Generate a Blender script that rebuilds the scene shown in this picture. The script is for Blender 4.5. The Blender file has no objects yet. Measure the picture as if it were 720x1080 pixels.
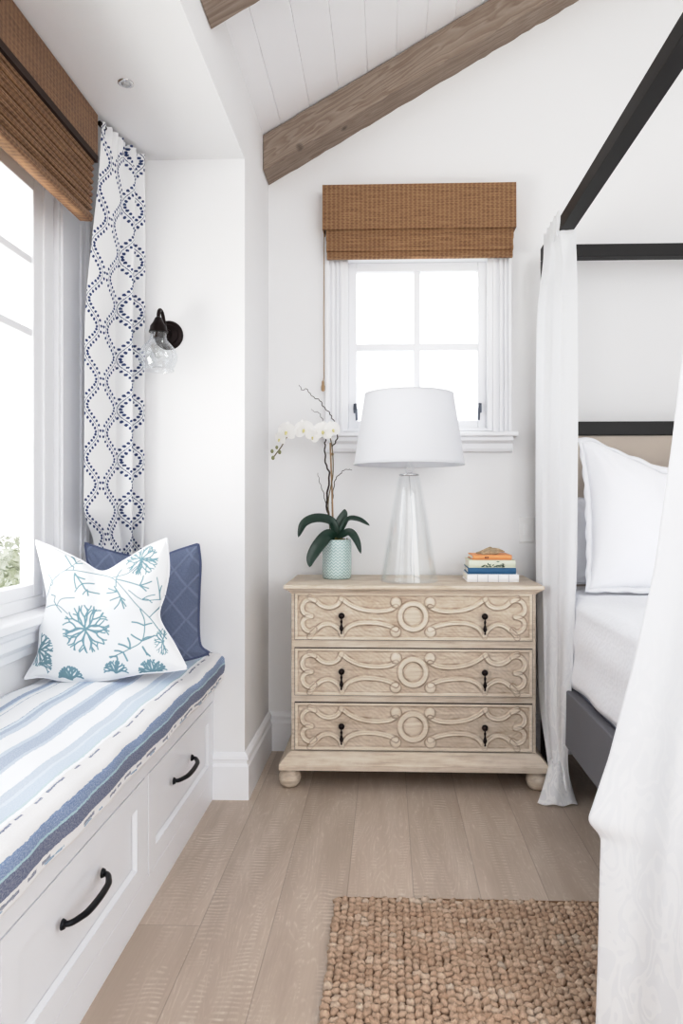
import bpy, math, random
import numpy as np
from mathutils import Vector, Matrix
R = math.radians
random.seed(7)
rng = np.random.default_rng(7)
scn = bpy.context.scene
col = scn.collection
scn.view_settings.view_transform = 'Standard'
scn.view_settings.exposure = -.15
scn.view_settings.use_curve_mapping = True
_cv = scn.view_settings.curve_mapping; _c = _cv.curves[3]
for _x, _y in ((.03, .023), (.30, .315), (.62, .715)): _c.points.new(_x, _y)
_cv.update()
try:
    scn.cycles.use_denoising = True
    scn.cycles.max_bounces = 14
    scn.cycles.diffuse_bounces = 6
    scn.cycles.transparent_max_bounces = 24
    scn.cycles.sample_clamp_indirect = 6
except Exception:
    pass

# ------------------------------------------------------------------ mesh helpers
class MB:
    def __init__(s):
        s.v = []; s.f = []; s.m = []; s.uv = None; s.col = None
    def add(s, vs, fs, mi=0):
        b = len(s.v)
        s.v += [tuple(p) for p in vs]
        s.f += [tuple(b + i for i in f) for f in fs]
        s.m += [mi] * len(fs)
        return s
    def box(s, x0, x1, y0, y1, z0, z1, mi=0):
        vs = [(x0,y0,z0),(x1,y0,z0),(x1,y1,z0),(x0,y1,z0),(x0,y0,z1),(x1,y0,z1),(x1,y1,z1),(x0,y1,z1)]
        return s.add(vs, [(3,2,1,0),(4,5,6,7),(0,1,5,4),(1,2,6,5),(2,3,7,6),(3,0,4,7)], mi)
    def prism(s, poly, off, mi=0):
        n = len(poly); off = Vector(off)
        vs = [Vector(p) for p in poly]; vs += [p + off for p in vs]
        fs = [tuple(range(n))[::-1], tuple(range(n, 2*n))]
        for i in range(n):
            j = (i+1) % n
            fs.append((i, j, n+j, n+i))
        return s.add(vs, fs, mi)
    def lathe(s, prof, c=(0,0,0), n=32, axis='z', mi=0, cap=True):
        vs = []; fs = []
        for r, h in prof:
            for i in range(n):
                a = 2*math.pi*i/n
                x, y = r*math.cos(a), r*math.sin(a)
                p = (x, y, h) if axis == 'z' else ((x, h, y) if axis == 'y' else (h, x, y))
                vs.append((c[0]+p[0], c[1]+p[1], c[2]+p[2]))
        for k in range(len(prof)-1):
            for i in range(n):
                j = (i+1) % n
                fs.append((k*n+i, k*n+j, (k+1)*n+j, (k+1)*n+i))
        if cap:
            if prof[0][0] > 1e-5: fs.append(tuple(range(n))[::-1])
            if prof[-1][0] > 1e-5: fs.append(tuple((len(prof)-1)*n+i for i in range(n)))
        return s.add(vs, fs, mi)
    def tube(s, path, rad, n=8, mi=0, cap=True):
        P = [Vector(p) for p in path]
        if not hasattr(rad, '__len__'): rad = [rad]*len(P)
        vs = []; fs = []
        up = Vector((0.13, 0.31, 0.94)).normalized()
        for k, p in enumerate(P):
            t = (P[min(k+1, len(P)-1)] - P[max(k-1, 0)]).normalized()
            a = t.cross(up)
            if a.length < .15: a = t.cross(Vector((1,0,0)))
            a.normalize(); b = t.cross(a).normalized()
            up = b.cross(t) * -1 if False else up
            for i in range(n):
                th = 2*math.pi*i/n
                vs.append(p + a*math.cos(th)*rad[k] + b*math.sin(th)*rad[k])
        for k in range(len(P)-1):
            for i in range(n):
                j = (i+1) % n
                fs.append((k*n+i, k*n+j, (k+1)*n+j, (k+1)*n+i))
        if cap:
            fs.append(tuple(range(n))[::-1]); fs.append(tuple((len(P)-1)*n+i for i in range(n)))
        return s.add(vs, fs, mi)
    def ball(s, c, r, n=12, m=8, sc=(1,1,1), mi=0):
        prof = [(r*math.sin(math.pi*k/m), -r*math.cos(math.pi*k/m)) for k in range(m+1)]
        vs = []; fs = []
        for rr, h in prof:
            for i in range(n):
                a = 2*math.pi*i/n
                vs.append((c[0]+rr*math.cos(a)*sc[0], c[1]+rr*math.sin(a)*sc[1], c[2]+h*sc[2]))
        for k in range(m):
            for i in range(n):
                j = (i+1) % n
                fs.append((k*n+i, k*n+j, (k+1)*n+j, (k+1)*n+i))
        return s.add(vs, fs, mi)
    def build(s, name, mats, parent=None, smooth=False, bevel=0, origin=None, solid=0, subsurf=0, seg=2, angle=None):
        me = bpy.data.meshes.new(name)
        o = bpy.data.objects.new(name, me)
        V = np.array(s.v, dtype=float)
        if parent is not None:
            og = np.array(world_loc(parent))
        else:
            og = np.array(origin) if origin is not None else np.array([(V[:,0].min()+V[:,0].max())/2, (V[:,1].min()+V[:,1].max())/2, V[:,2].min()])
            o.location = og
        me.from_pydata((V - og).tolist(), [], s.f)
        if not isinstance(mats, (list, tuple)): mats = [mats]
        for m in mats: me.materials.append(m)
        if len(mats) > 1: me.polygons.foreach_set('material_index', s.m)
        if smooth: me.polygons.foreach_set('use_smooth', [True]*len(me.polygons))
        finish_attrs(me, s.uv, s.col)
        me.validate(); me.update()
        link(o, parent)
        mods(o, bevel, solid, subsurf, seg)
        if smooth and angle:
            try: me.set_sharp_from_angle(angle=R(angle))
            except Exception: pass
        return o

def finish_attrs(me, uv, colr):
    if uv is not None:
        l = me.uv_layers.new(name='UVMap')
        idx = np.empty(len(me.loops), dtype=np.int32); me.loops.foreach_get('vertex_index', idx)
        l.data.foreach_set('uv', np.asarray(uv, dtype=np.float32)[idx].ravel())
    if colr is not None:
        c = np.asarray(colr, dtype=np.float32)
        if c.shape[1] == 3: c = np.hstack([c, np.ones((len(c),1), np.float32)])
        a = me.color_attributes.new(name='Col', type='FLOAT_COLOR', domain='POINT')
        a.data.foreach_set('color', c.ravel())

def mods(o, bevel=0, solid=0, subsurf=0, seg=2):
    if solid:
        m = o.modifiers.new('thickness', 'SOLIDIFY'); m.thickness = solid; m.offset = 0
    if bevel:
        m = o.modifiers.new('bevel', 'BEVEL'); m.width = bevel; m.segments = seg; m.limit_method = 'ANGLE'; m.angle_limit = R(40)
    if subsurf:
        m = o.modifiers.new('subsurf', 'SUBSURF'); m.levels = subsurf; m.render_levels = subsurf

def link(o, parent=None):
    col.objects.link(o)
    if parent is not None: o.parent = parent

def world_loc(o):
    p = Vector(o.location)
    while o.parent is not None:
        o = o.parent; p = p + Vector(o.location)
    return tuple(p)

def grid_obj(name, P, mat, parent=None, smooth=True, uv=None, colr=None, wrap=False, solid=0, origin=None, subsurf=0):
    """P: (n, m, 3) array of points"""
    n, m, _ = P.shape
    me = bpy.data.meshes.new(name); o = bpy.data.objects.new(name, me)
    V = P.reshape(-1, 3).astype(float)
    if parent is not None: og = np.array(world_loc(parent))
    else:
        og = np.array(origin) if origin is not None else np.array([(V[:,0].min()+V[:,0].max())/2, (V[:,1].min()+V[:,1].max())/2, V[:,2].min()])
        o.location = og
    V = V - og
    i, j = np.meshgrid(np.arange(n-1), np.arange(m if wrap else m-1), indexing='ij')
    j2 = (j+1) % m
    q = np.stack([i*m+j, i*m+j2, (i+1)*m+j2, (i+1)*m+j], -1).reshape(-1, 4)
    me.vertices.add(len(V)); me.vertices.foreach_set('co', V.ravel())
    me.loops.add(q.size); me.loops.foreach_set('vertex_index', q.ravel().astype(np.int32))
    me.polygons.add(len(q)); me.polygons.foreach_set('loop_start', np.arange(0, q.size, 4, dtype=np.int32))
    me.polygons.foreach_set('loop_total', np.full(len(q), 4, dtype=np.int32))
    me.update(calc_edges=True)
    if smooth: me.polygons.foreach_set('use_smooth', np.ones(len(q), dtype=bool))
    me.materials.append(mat)
    finish_attrs(me, uv, colr)
    me.update()
    link(o, parent)
    mods(o, 0, solid, subsurf)
    return o

def tag(o, label=None, cat=None, group=None, kind=None):
    if label: o['label'] = label
    if cat: o['category'] = cat
    if group: o['group'] = group
    if kind: o['kind'] = kind
    return o
def thing(name, label, cat, loc=(0,0,0), group=None, kind=None):
    o = bpy.data.objects.new(name, None); o.empty_display_size = .1
    o.location = loc; col.objects.link(o)
    return tag(o, label, cat, group, kind)
def struct(name, mb, mat, parent=None, **k):
    o = mb.build(name, mat, parent, **k)
    if parent is None: o['kind'] = 'structure'
    return o
def smoothstep(a, b, x):
    t = np.clip((x-a)/(b-a), 0, 1); return t*t*(3-2*t)
def catmull(pts, n=12):
    P = [np.array(p, float) for p in pts]
    P = [2*P[0]-P[1]] + P + [2*P[-1]-P[-2]]
    out = []
    for k in range(1, len(P)-2):
        for i in range(n):
            t = i/n
            out.append(.5*((2*P[k]) + (-P[k-1]+P[k+1])*t + (2*P[k-1]-5*P[k]+4*P[k+1]-P[k+2])*t*t + (-P[k-1]+3*P[k]-3*P[k+1]+P[k+2])*t**3))
    out.append(P[-2])
    return [tuple(p) for p in out]

# ------------------------------------------------------------------ materials
def srgb(r, g, b):
    f = lambda c: (c/255/12.92) if c/255 <= .04045 else ((c/255+.055)/1.055)**2.4
    return (f(r), f(g), f(b), 1)
class NT:
    def __init__(s, name):
        s.m = bpy.data.materials.new(name); s.m.use_nodes = True
        s.t = s.m.node_tree; s.N = s.t.nodes
        s.b = s.N.get('Principled BSDF'); s.out = s.N.get('Material Output')
    def n(s, typ, **k):
        nd = s.N.new(typ)
        for a, v in k.items():
            if a.startswith('i_'):
                key = a[2:]
                key = int(key) if key.isdigit() else key.replace('_', ' ')
                nd.inputs[key].default_value = v
            else: setattr(nd, a, v)
        return nd
    def l(s, a, b): s.t.links.new(a, b)
    def coord(s, which='Object', scale=(1,1,1), rot=(0,0,0), loc=(0,0,0)):
        tc = s.n('ShaderNodeTexCoord'); mp = s.n('ShaderNodeMapping')
        mp.inputs['Scale'].default_value = scale; mp.inputs['Rotation'].default_value = rot; mp.inputs['Location'].default_value = loc
        s.l(tc.outputs[which], mp.inputs['Vector']); return mp.outputs['Vector']
    def geo(s, scale=(1,1,1)):
        g = s.n('ShaderNodeNewGeometry'); mp = s.n('ShaderNodeMapping'); mp.inputs['Scale'].default_value = scale
        s.l(g.outputs['Position'], mp.inputs['Vector']); return mp.outputs['Vector']
    def noise(s, vec, scale=5, detail=4, rough=.5, dist=0):
        nd = s.n('ShaderNodeTexNoise'); s.l(vec, nd.inputs['Vector'])
        nd.inputs['Scale'].default_value = scale; nd.inputs['Detail'].default_value = detail
        nd.inputs['Roughness'].default_value = rough; nd.inputs['Distortion'].default_value = dist
        return nd.outputs['Fac']
    def math(s, op, a, b=None, clamp=False):
        nd = s.n('ShaderNodeMath', operation=op, use_clamp=clamp)
        for i, x in enumerate((a, b)):
            if x is None: continue
            if isinstance(x, (int, float)): nd.inputs[i].default_value = x
            else: s.l(x, nd.inputs[i])
        return nd.outputs[0]
    def ramp(s, fac, stops, interp='LINEAR'):
        nd = s.n('ShaderNodeValToRGB'); cr = nd.color_ramp; cr.interpolation = interp
        while len(cr.elements) > 1: cr.elements.remove(cr.elements[-1])
        cr.elements[0].position = stops[0][0]; cr.elements[0].color = stops[0][1]
        for p, c in stops[1:]:
            e = cr.elements.new(p); e.color = c
        s.l(fac, nd.inputs['Fac']); return nd.outputs['Color']
    def mix(s, fac, a, b, blend='MIX'):
        nd = s.n('ShaderNodeMix', data_type='RGBA', blend_type=blend)
        for k, x in ((0, fac), (6, a), (7, b)):
            if isinstance(x, (int, float)): nd.inputs[k].default_value = x
            elif isinstance(x, tuple): nd.inputs[k].default_value = x
            else: s.l(x, nd.inputs[k])
        return nd.outputs[2]
    def bump(s, h, strength=.3, dist=.01):
        nd = s.n('ShaderNodeBump'); nd.inputs['Strength'].default_value = strength; nd.inputs['Distance'].default_value = dist
        s.l(h, nd.inputs['Height']); s.l(nd.outputs['Normal'], s.b.inputs['Normal']); return nd
    def set(s, color=None, rough=None, metal=None, **k):
        if color is not None:
            if isinstance(color, tuple): s.b.inputs['Base Color'].default_value = color
            else: s.l(color, s.b.inputs['Base Color'])
        if rough is not None:
            if isinstance(rough, (int, float)): s.b.inputs['Roughness'].default_value = rough
            else: s.l(rough, s.b.inputs['Roughness'])
        if metal is not None: s.b.inputs['Metallic'].default_value = metal
        for a, v in k.items(): s.b.inputs[a.replace('_', ' ')].default_value = v
        return s
G = lambda v: (v, v, v, 1)

def m_plain(name, c, rough=.5, metal=0, var=.03, scale=8, bump=0, bscale=60):
    t = NT(name); v = t.geo()
    n = t.noise(v, scale, 3)
    dark = tuple(x*(1-var*2) for x in c[:3]) + (1,)
    t.set(t.mix(n, dark, c), rough, metal)
    if bump: t.bump(t.noise(v, bscale, 4), bump, .002)
    return t.m
M = {}
M['wall'] = m_plain('wall_paint', srgb(237,237,238), .6, var=.008, scale=2, bump=.06, bscale=180)
M['ceiling'] = m_plain('ceiling_paint', srgb(240,240,242), .6, var=.008, scale=2)
M['trim'] = m_plain('white_trim_paint', srgb(243,244,247), .32, var=.006, scale=3)
M['seatwhite'] = m_plain('cabinet_paint', srgb(236,238,243), .35, var=.006, scale=3)
M['bronze'] = m_plain('oil_rubbed_bronze', srgb(42,32,32), .35, .7, var=.2, scale=60)
M['black_iron'] = m_plain('blackened_iron', srgb(36,37,42), .38, .6, var=.2, scale=60)
M['bedwood'] = m_plain('espresso_wood', srgb(20,17,18), .55, 0, var=.15, scale=25)
M['chrome'] = m_plain('chrome', srgb(215,215,215), .15, 1, var=.02)
M['shade_white'] = m_plain('white_plastic', srgb(240,240,240), .4)
M['steel'] = m_plain('window_hardware_steel', srgb(125,130,140), .35, .8)

def m_glass(name, tint=(1,1,1,1), base=.03, edge=.75, power=3.0, rough=.02):
    t = NT(name); t.N.remove(t.b)
    lw = t.n('ShaderNodeLayerWeight'); lw.inputs['Blend'].default_value = .5
    f = t.math('POWER', lw.outputs['Facing'], power)
    f = t.math('ADD', t.math('MULTIPLY', f, edge), base, True)
    tr = t.n('ShaderNodeBsdfTransparent'); tr.inputs['Color'].default_value = tint
    gl = t.n('ShaderNodeBsdfGlossy'); gl.inputs['Roughness'].default_value = rough
    gl.inputs['Color'].default_value = (.93,.95,.96,1)
    mx = t.n('ShaderNodeMixShader'); t.l(f, mx.inputs[0]); t.l(tr.outputs[0], mx.inputs[1]); t.l(gl.outputs[0], mx.inputs[2])
    t.l(mx.outputs[0], t.out.inputs['Surface']); return t.m
M['pane'] = m_glass('window_glass', base=.02, edge=.2)
M['lampglass'] = m_glass('blown_glass', tint=(.99,.993,.993,1), base=.05, edge=.38, power=2.4)
M['sconceglass'] = m_glass('sconce_glass', tint=(.90,.91,.92,1), base=.07, edge=.75, power=1.8)
M['bulb'] = m_glass('bulb_glass', tint=(.93,.93,.92,1), base=.06, edge=.6, power=1.6)

def m_floor():
    t = NT('limed_oak_planks'); g = t.n('ShaderNodeNewGeometry'); sp = t.n('ShaderNodeSeparateXYZ'); t.l(g.outputs['Position'], sp.inputs[0])
    W = .205
    xs = t.math('DIVIDE', t.math('SUBTRACT', sp.outputs[0], .287), W)
    idx = t.math('FLOOR', xs); fx = t.math('FRACT', xs)
    wn = t.n('ShaderNodeTexWhiteNoise', noise_dimensions='1D'); t.l(idx, wn.inputs['W'])
    off = t.math('MULTIPLY', wn.outputs['Value'], 4.4)
    ys = t.math('DIVIDE', t.math('ADD', sp.outputs[1], off), 4.4)
    iy = t.math('FLOOR', ys); fy = t.math('FRACT', ys)
    pid = t.math('ADD', t.math('MULTIPLY', idx, 7.31), t.math('MULTIPLY', iy, 3.77))
    wn2 = t.n('ShaderNodeTexWhiteNoise', noise_dimensions='1D'); t.l(pid, wn2.inputs['W'])
    # gaps
    gx = t.math('MINIMUM', fx, t.math('SUBTRACT', 1, fx))
    gy = t.math('MINIMUM', fy, t.math('SUBTRACT', 1, fy))
    gap = t.math('MINIMUM', t.math('MULTIPLY', gx, W), t.math('MULTIPLY', gy, 4.4))
    gapm = t.math('SUBTRACT', 1, t.math('DIVIDE', gap, .0022, True), True)
    # per plank shifted coordinates
    cb = t.n('ShaderNodeCombineXYZ')
    t.l(t.math('ADD', sp.outputs[0], t.math('MULTIPLY', wn2.outputs['Value'], 9.0)), cb.inputs[0])
    t.l(t.math('ADD', sp.outputs[1], t.math('MULTIPLY', wn2.outputs['Value'], 17.0)), cb.inputs[1])
    def mp(sc):
        m = t.n('ShaderNodeMapping'); m.inputs['Scale'].default_value = sc; t.l(cb.outputs[0], m.inputs['Vector']); return m.outputs[0]
    broad = t.noise(mp((5,.9,1)), 1.6, 3, .5, .6)
    fine = t.noise(mp((60,2.2,1)), 2.5, 5, .65, .3)
    # cathedral rings: contour lines of a stretched noise field
    field = t.noise(mp((7,1.1,1)), 1.0, 2, .45, .3)
    rings = t.math('FRACT', t.math('MULTIPLY', field, 26))
    ringl = t.math('MULTIPLY', t.math('SUBTRACT', 1, t.math('DIVIDE', t.math('ABSOLUTE', t.math('SUBTRACT', rings, .5)), .22, True), True), 1)
    dashes = t.noise(mp((40,9,1)), 3.0, 3, .6)
    lime = t.math('MULTIPLY', ringl, t.math('MULTIPLY', t.math('SUBTRACT', t.math('MULTIPLY', dashes, 3.2), 1.35, True), t.math('SUBTRACT', t.math('MULTIPLY', broad, 3.0), .95, True)), True)
    # ray fleck: short ripples across the board, in streaks that run along it
    wv = t.n('ShaderNodeTexWave', wave_type='BANDS', bands_direction='Y'); wv.inputs['Scale'].default_value = 17; wv.inputs['Distortion'].default_value = 11; wv.inputs['Detail'].default_value = 1.5; wv.inputs['Detail Scale'].default_value = .45
    t.l(mp((1,1,1)), wv.inputs['Vector'])
    streak = t.math('MULTIPLY', t.math('SUBTRACT', t.noise(mp((15,1.5,1)), 1.0, 4, .65, .6), .50, True), 5, True)
    fleck = t.math('MULTIPLY', t.math('MULTIPLY', t.math('SUBTRACT', wv.outputs['Fac'], .45, True), 2.2, True), streak)
    lime = t.math('MAXIMUM', lime, t.math('MULTIPLY', fleck, .8))
    c1 = t.ramp(broad, [(.3, srgb(183,167,152)), (.55, srgb(199,184,170)), (.75, srgb(210,197,184))])
    c2 = t.mix(t.math('MULTIPLY', fine, .5), c1, srgb(168,151,136))
    tone = t.math('ADD', .97, t.math('MULTIPLY', wn2.outputs['Value'], .08))
    tn = t.n('ShaderNodeHueSaturation'); t.l(c2, tn.inputs['Color']); t.l(tone, tn.inputs['Value'])
    c3 = t.mix(t.math('MULTIPLY', lime, .95), tn.outputs[0], srgb(222,211,200))
    kn = t.n('ShaderNodeTexVoronoi'); t.l(mp((1.6,.75,1)), kn.inputs['Vector']); kn.inputs['Scale'].default_value = 1.0
    knot = t.math('SUBTRACT', 1, t.math('DIVIDE', kn.outputs['Distance'], .045, True), True)
    c4 = t.mix(t.math('MULTIPLY', knot, .6), c3, srgb(98,84,76))
    c5 = t.mix(t.math('MULTIPLY', gapm, .45), c4, srgb(118,98,84))
    t.set(c5, t.math('ADD', .38, t.math('MULTIPLY', fine, .2)))
    t.bump(t.math('SUBTRACT', t.math('MULTIPLY', fine, .3), gapm), .25, .002)
    return t.m
M['floor'] = m_floor()

def m_beam():
    t = NT('weathered_oak_beam')
    v = t.coord('Object', (1, 1, 1))
    m = t.n('ShaderNodeMapping'); m.inputs['Scale'].default_value = (.8, 9, 9); t.l(v, m.inputs['Vector'])
    field = t.noise(m.outputs[0], 1.1, 3, .5, .5)
    rings = t.math('FRACT', t.math('MULTIPLY', field, 14))
    m2 = t.n('ShaderNodeMapping'); m2.inputs['Scale'].default_value = (3, 60, 60); t.l(v, m2.inputs['Vector'])
    fine = t.noise(m2.outputs[0], 1.5, 5, .65)
    blot = t.noise(v, 6, 3)
    c = t.ramp(rings, [(0, srgb(134,115,101)), (.35, srgb(156,140,126)), (.8, srgb(176,162,149)), (1, srgb(136,117,102))])
    c = t.mix(t.math('MULTIPLY', fine, .75), c, srgb(108,88,75))
    c = t.mix(t.math('MULTIPLY', blot, .45), c, srgb(164,150,138))
    vo = t.n('ShaderNodeTexVoronoi'); t.l(v, vo.inputs['Vector']); vo.inputs['Scale'].default_value = 4
    kn = t.math('SUBTRACT', 1, t.math('DIVIDE', vo.outputs['Distance'], .09, True), True)
    c = t.mix(t.math('MULTIPLY', kn, .9), c, srgb(52,40,34))
    t.set(c, .8); t.bump(t.math('ADD', fine, t.math('MULTIPLY', rings, .4)), .5, .004); return t.m
M['beam'] = m_beam()

def m_woven(name, axis_w, warp=.42, stripe=.0215, reed=.0042, ca=srgb(146,108,76), cb=srgb(190,152,114), cd=srgb(104,74,52), zoff=0):
    """woven wood: reeds run along axis_w (0=x,1=y), stacked in z; warp bands repeat along axis_w"""
    t = NT(name); g = t.n('ShaderNodeNewGeometry'); sp = t.n('ShaderNodeSeparateXYZ'); t.l(g.outputs['Position'], sp.inputs[0])
    w = sp.outputs[axis_w]; z = sp.outputs[2]
    cbm = t.n('ShaderNodeCombineXYZ'); t.l(t.math('MULTIPLY', w, 9), cbm.inputs[0]); t.l(t.math('MULTIPLY', z, 260), cbm.inputs[1])
    rn = t.noise(cbm.outputs[0], 1, 3, .6)
    reedw = t.math('ABSOLUTE', t.math('SINE', t.math('MULTIPLY', z, math.pi/reed)))
    # warp: checker of bands along w, alternating between reeds
    zi = t.math('FLOOR', t.math('DIVIDE', z, reed*2))
    alt = t.math('MULTIPLY', t.math('MODULO', t.math('ABSOLUTE', zi), 2), .5)
    ws = t.math('FRACT', t.math('ADD', t.math('DIVIDE', w, stripe), t.math('MULTIPLY', alt, .3)))
    band = t.math('GREATER_THAN', ws, .55)
    c = t.ramp(rn, [(.25, cd), (.45, ca), (.7, cb)])
    c = t.mix(t.math('MULTIPLY', band, warp), c, srgb(205,168,124))
    c = t.mix(t.math('MULTIPLY', t.math('SUBTRACT', 1, reedw), .45), c, srgb(92,60,38))
    wn = t.noise(cbm.outputs[0], .35, 2)
    c = t.mix(t.math('MULTIPLY', wn, .3), c, srgb(110,66,34))
    t.set(c, .6); t.bump(t.math('ADD', reedw, t.math('MULTIPLY', band, .5)), .6, .003)
    return t.m
M['woven_x'] = m_woven('woven_wood_shade', 0)
M['woven_y'] = m_woven('woven_wood_window_shade', 1, warp=.22, ca=srgb(124,92,68), cb=srgb(168,132,98), cd=srgb(82,58,42))

def m_limewood(name='bleached_carved_wood', attr=False):
    t = NT(name); v = t.geo()
    m = t.n('ShaderNodeMapping'); m.inputs['Scale'].default_value = (4, 30, 55); t.l(v, m.inputs['Vector'])
    fine = t.noise(m.outputs[0], 1.6, 5, .65, .4)
    blot = t.noise(v, 9, 4, .6)
    c = t.ramp(fine, [(.3, srgb(174,154,134)), (.5, srgb(206,191,173)), (.72, srgb(226,215,200))])
    c = t.mix(t.math('SUBTRACT', t.math('MULTIPLY', blot, 1.6), .45, True), c, srgb(226,216,203))
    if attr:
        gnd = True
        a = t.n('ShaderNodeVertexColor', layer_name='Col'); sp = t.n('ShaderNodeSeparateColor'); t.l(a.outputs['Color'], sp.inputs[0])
        c = t.mix(t.math('MULTIPLY', sp.outputs[0], .8), c, srgb(132,108,86))  # brown wash in the carved grooves, with cavity shade put into the colour
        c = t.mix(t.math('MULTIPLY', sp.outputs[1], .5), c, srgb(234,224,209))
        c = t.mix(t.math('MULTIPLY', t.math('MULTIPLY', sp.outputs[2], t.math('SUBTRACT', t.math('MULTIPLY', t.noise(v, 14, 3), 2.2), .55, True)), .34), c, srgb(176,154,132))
    t.set(c, .65); t.bump(fine, .35, .002); return t.m
M['lime'] = m_limewood()
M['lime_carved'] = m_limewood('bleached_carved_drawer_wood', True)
M['darkgap'] = m_plain('shadow_gap', srgb(60,48,40), .9)

def m_cloth(name, c, weave=900, trans=0.0, var=.02, bump=.15, sheen=0.2, rough=.9, alpha=0):
    t = NT(name); v = t.geo(); n = t.noise(v, 5, 3)
    t.set(t.mix(n, tuple(x*(1-var*2) for x in c[:3])+(1,), c), rough)
    t.bump(t.noise(v, weave, 2), bump, .001)
    if trans:
        tl = t.n('ShaderNodeBsdfTranslucent'); tl.inputs['Color'].default_value = c
        mx = t.n('ShaderNodeMixShader'); mx.inputs[0].default_value = trans
        t.l(t.b.outputs[0], mx.inputs[1]); t.l(tl.outputs[0], mx.inputs[2])
        o = mx.outputs[0]
        if alpha:
            tp = t.n('ShaderNodeBsdfTransparent'); m2 = t.n('ShaderNodeMixShader'); m2.inputs[0].default_value = alpha
            t.l(o, m2.inputs[1]); t.l(tp.outputs[0], m2.inputs[2]); o = m2.outputs[0]
        t.l(o, t.out.inputs['Surface'])
    return t.m
M['lampshade'] = m_cloth('lampshade_linen', srgb(240,241,244), 300, .3)
M['white_cotton'] = m_cloth('white_cotton', srgb(244,245,249), 300, 0, bump=.2)
M['lace'] = m_cloth('crochet_lace', srgb(240,241,245), 120, 0, bump=.8, var=.08)
M['headboard'] = m_cloth('oatmeal_linen', srgb(196,186,176), 700, 0, var=.04, bump=.3)
M['railgrey'] = m_cloth('grey_bed_rail', srgb(118,118,124), 500, 0, var=.05)
M['undersheet'] = m_cloth('blue_grey_box_spring', srgb(150,156,172), 500, 0, var=.03)

def m_coverlet():
    t = NT('white_matelasse'); v = t.geo()
    t.set(srgb(243,245,250), .85)
    vo = t.n('ShaderNodeTexVoronoi'); t.l(v, vo.inputs['Vector']); vo.inputs['Scale'].default_value = 70
    t.bump(t.math('ADD', vo.outputs['Distance'], t.noise(v, 25, 3)), .35, .004); return t.m
M['coverlet'] = m_coverlet()

def m_sheer(name, lowz):
    t = NT(name); g = t.n('ShaderNodeNewGeometry'); sp = t.n('ShaderNodeSeparateXYZ'); t.l(g.outputs['Position'], sp.inputs[0])
    tc = t.n('ShaderNodeTexCoord')
    base = srgb(249,250,252)
    n1 = t.noise(tc.outputs['UV'], 9, 1, .4, 1.4)
    sc = t.math('FRACT', t.math('MULTIPLY', n1, 4))
    pat = t.math('MULTIPLY', t.math('SUBTRACT', sc, .52, True), 12, True)
    zf = t.math('SUBTRACT', 1, t.math('DIVIDE', sp.outputs[2], lowz, True), True)
    pat = t.math('MULTIPLY', pat, t.math('ADD', .05, t.math('MULTIPLY', zf, 1.0)), True)
    colr = t.mix(pat, base, srgb(255,255,255))
    t.set(colr, .9)
    t.bump(t.noise(tc.outputs['UV'], 400, 2), .12, .001)
    tl = t.n('ShaderNodeBsdfTranslucent'); tl.inputs['Color'].default_value = base
    mx = t.n('ShaderNodeMixShader'); mx.inputs[0].default_value = .30
    t.l(t.b.outputs[0], mx.inputs[1]); t.l(tl.outputs[0], mx.inputs[2])
    tp = t.n('ShaderNodeBsdfTransparent'); m2 = t.n('ShaderNodeMixShader')
    t.l(t.math('SUBTRACT', t.math('ADD', .015, t.math('MULTIPLY', zf, .06)), t.math('MULTIPLY', pat, .055), True), m2.inputs[0])
    t.l(mx.outputs[0], m2.inputs[1]); t.l(tp.outputs[0], m2.inputs[2]); t.l(m2.outputs[0], t.out.inputs['Surface'])
    return t.m
M['sheer'] = m_sheer('white_sheer_damask', .95)

def m_attr(name, rough=.85, bump=.15, bs=500, trans=0, dist=.001, mott=0):
    t = NT(name); a = t.n('ShaderNodeVertexColor', layer_name='Col'); nz = t.noise(t.geo(), bs, 3, .7); cc = a.outputs['Color']
    if mott: cc = t.mix(t.math('MULTIPLY', t.math('SUBTRACT', nz, .3, True), mott), cc, srgb(120,92,72)); cc = t.mix(t.math('MULTIPLY', t.math('SUBTRACT', .45, nz, True), mott*2), cc, srgb(236,220,200))
    t.set(cc, rough); t.bump(nz, bump, dist)
    if trans:
        tl = t.n('ShaderNodeBsdfTranslucent'); t.l(a.outputs['Color'], tl.inputs['Color'])
        mx = t.n('ShaderNodeMixShader'); mx.inputs[0].default_value = trans
        t.l(t.b.outputs[0], mx.inputs[1]); t.l(tl.outputs[0], mx.inputs[2]); t.l(mx.outputs[0], t.out.inputs['Surface'])
    return t.m
M['printed_linen'] = m_attr('printed_vine_linen', trans=.15)
M['printed_cotton'] = m_attr('printed_coral_cotton')
M['jute'] = m_attr('jute_fibre', .9, .9, 260, dist=.003, mott=.55)

# ------------------------------------------------------------------ camera
cam_d = bpy.data.cameras.new('camera'); cam = bpy.data.objects.new('camera', cam_d); col.objects.link(cam)
cam.location = (0, 0, 1.2); cam.rotation_euler = (R(90), 0, math.atan(.033))
cam_d.sensor_fit = 'VERTICAL'; cam_d.sensor_height = 36; cam_d.sensor_width = 24
cam_d.lens = 740/1080*36
cam_d.shift_x = (360-383.6)/1080; cam_d.shift_y = (533-540)/1080
cam_d.clip_start = .02; cam_d.clip_end = 200
scn.camera = cam

# ------------------------------------------------------------------ the setting
BW = 3.43      # back wall
LX = -.582     # wall plane flush with the alcove opening
AX = -1.24     # window wall inside the alcove
AY = 2.856     # end wall of the alcove
SOF = 2.62
SL = .578      # ceiling slope
RX = 1.53      # ridge
RW = 3.66      # right wall
zc = lambda x: 2.94 + SL*(x-LX) if x < RX else 2.94 + SL*(RX-LX) - SL*(x-RX)

struct('floor', MB().box(-1.30, RW+.1, -1.2, BW+.15, -.06, 0), M['floor'])
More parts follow.
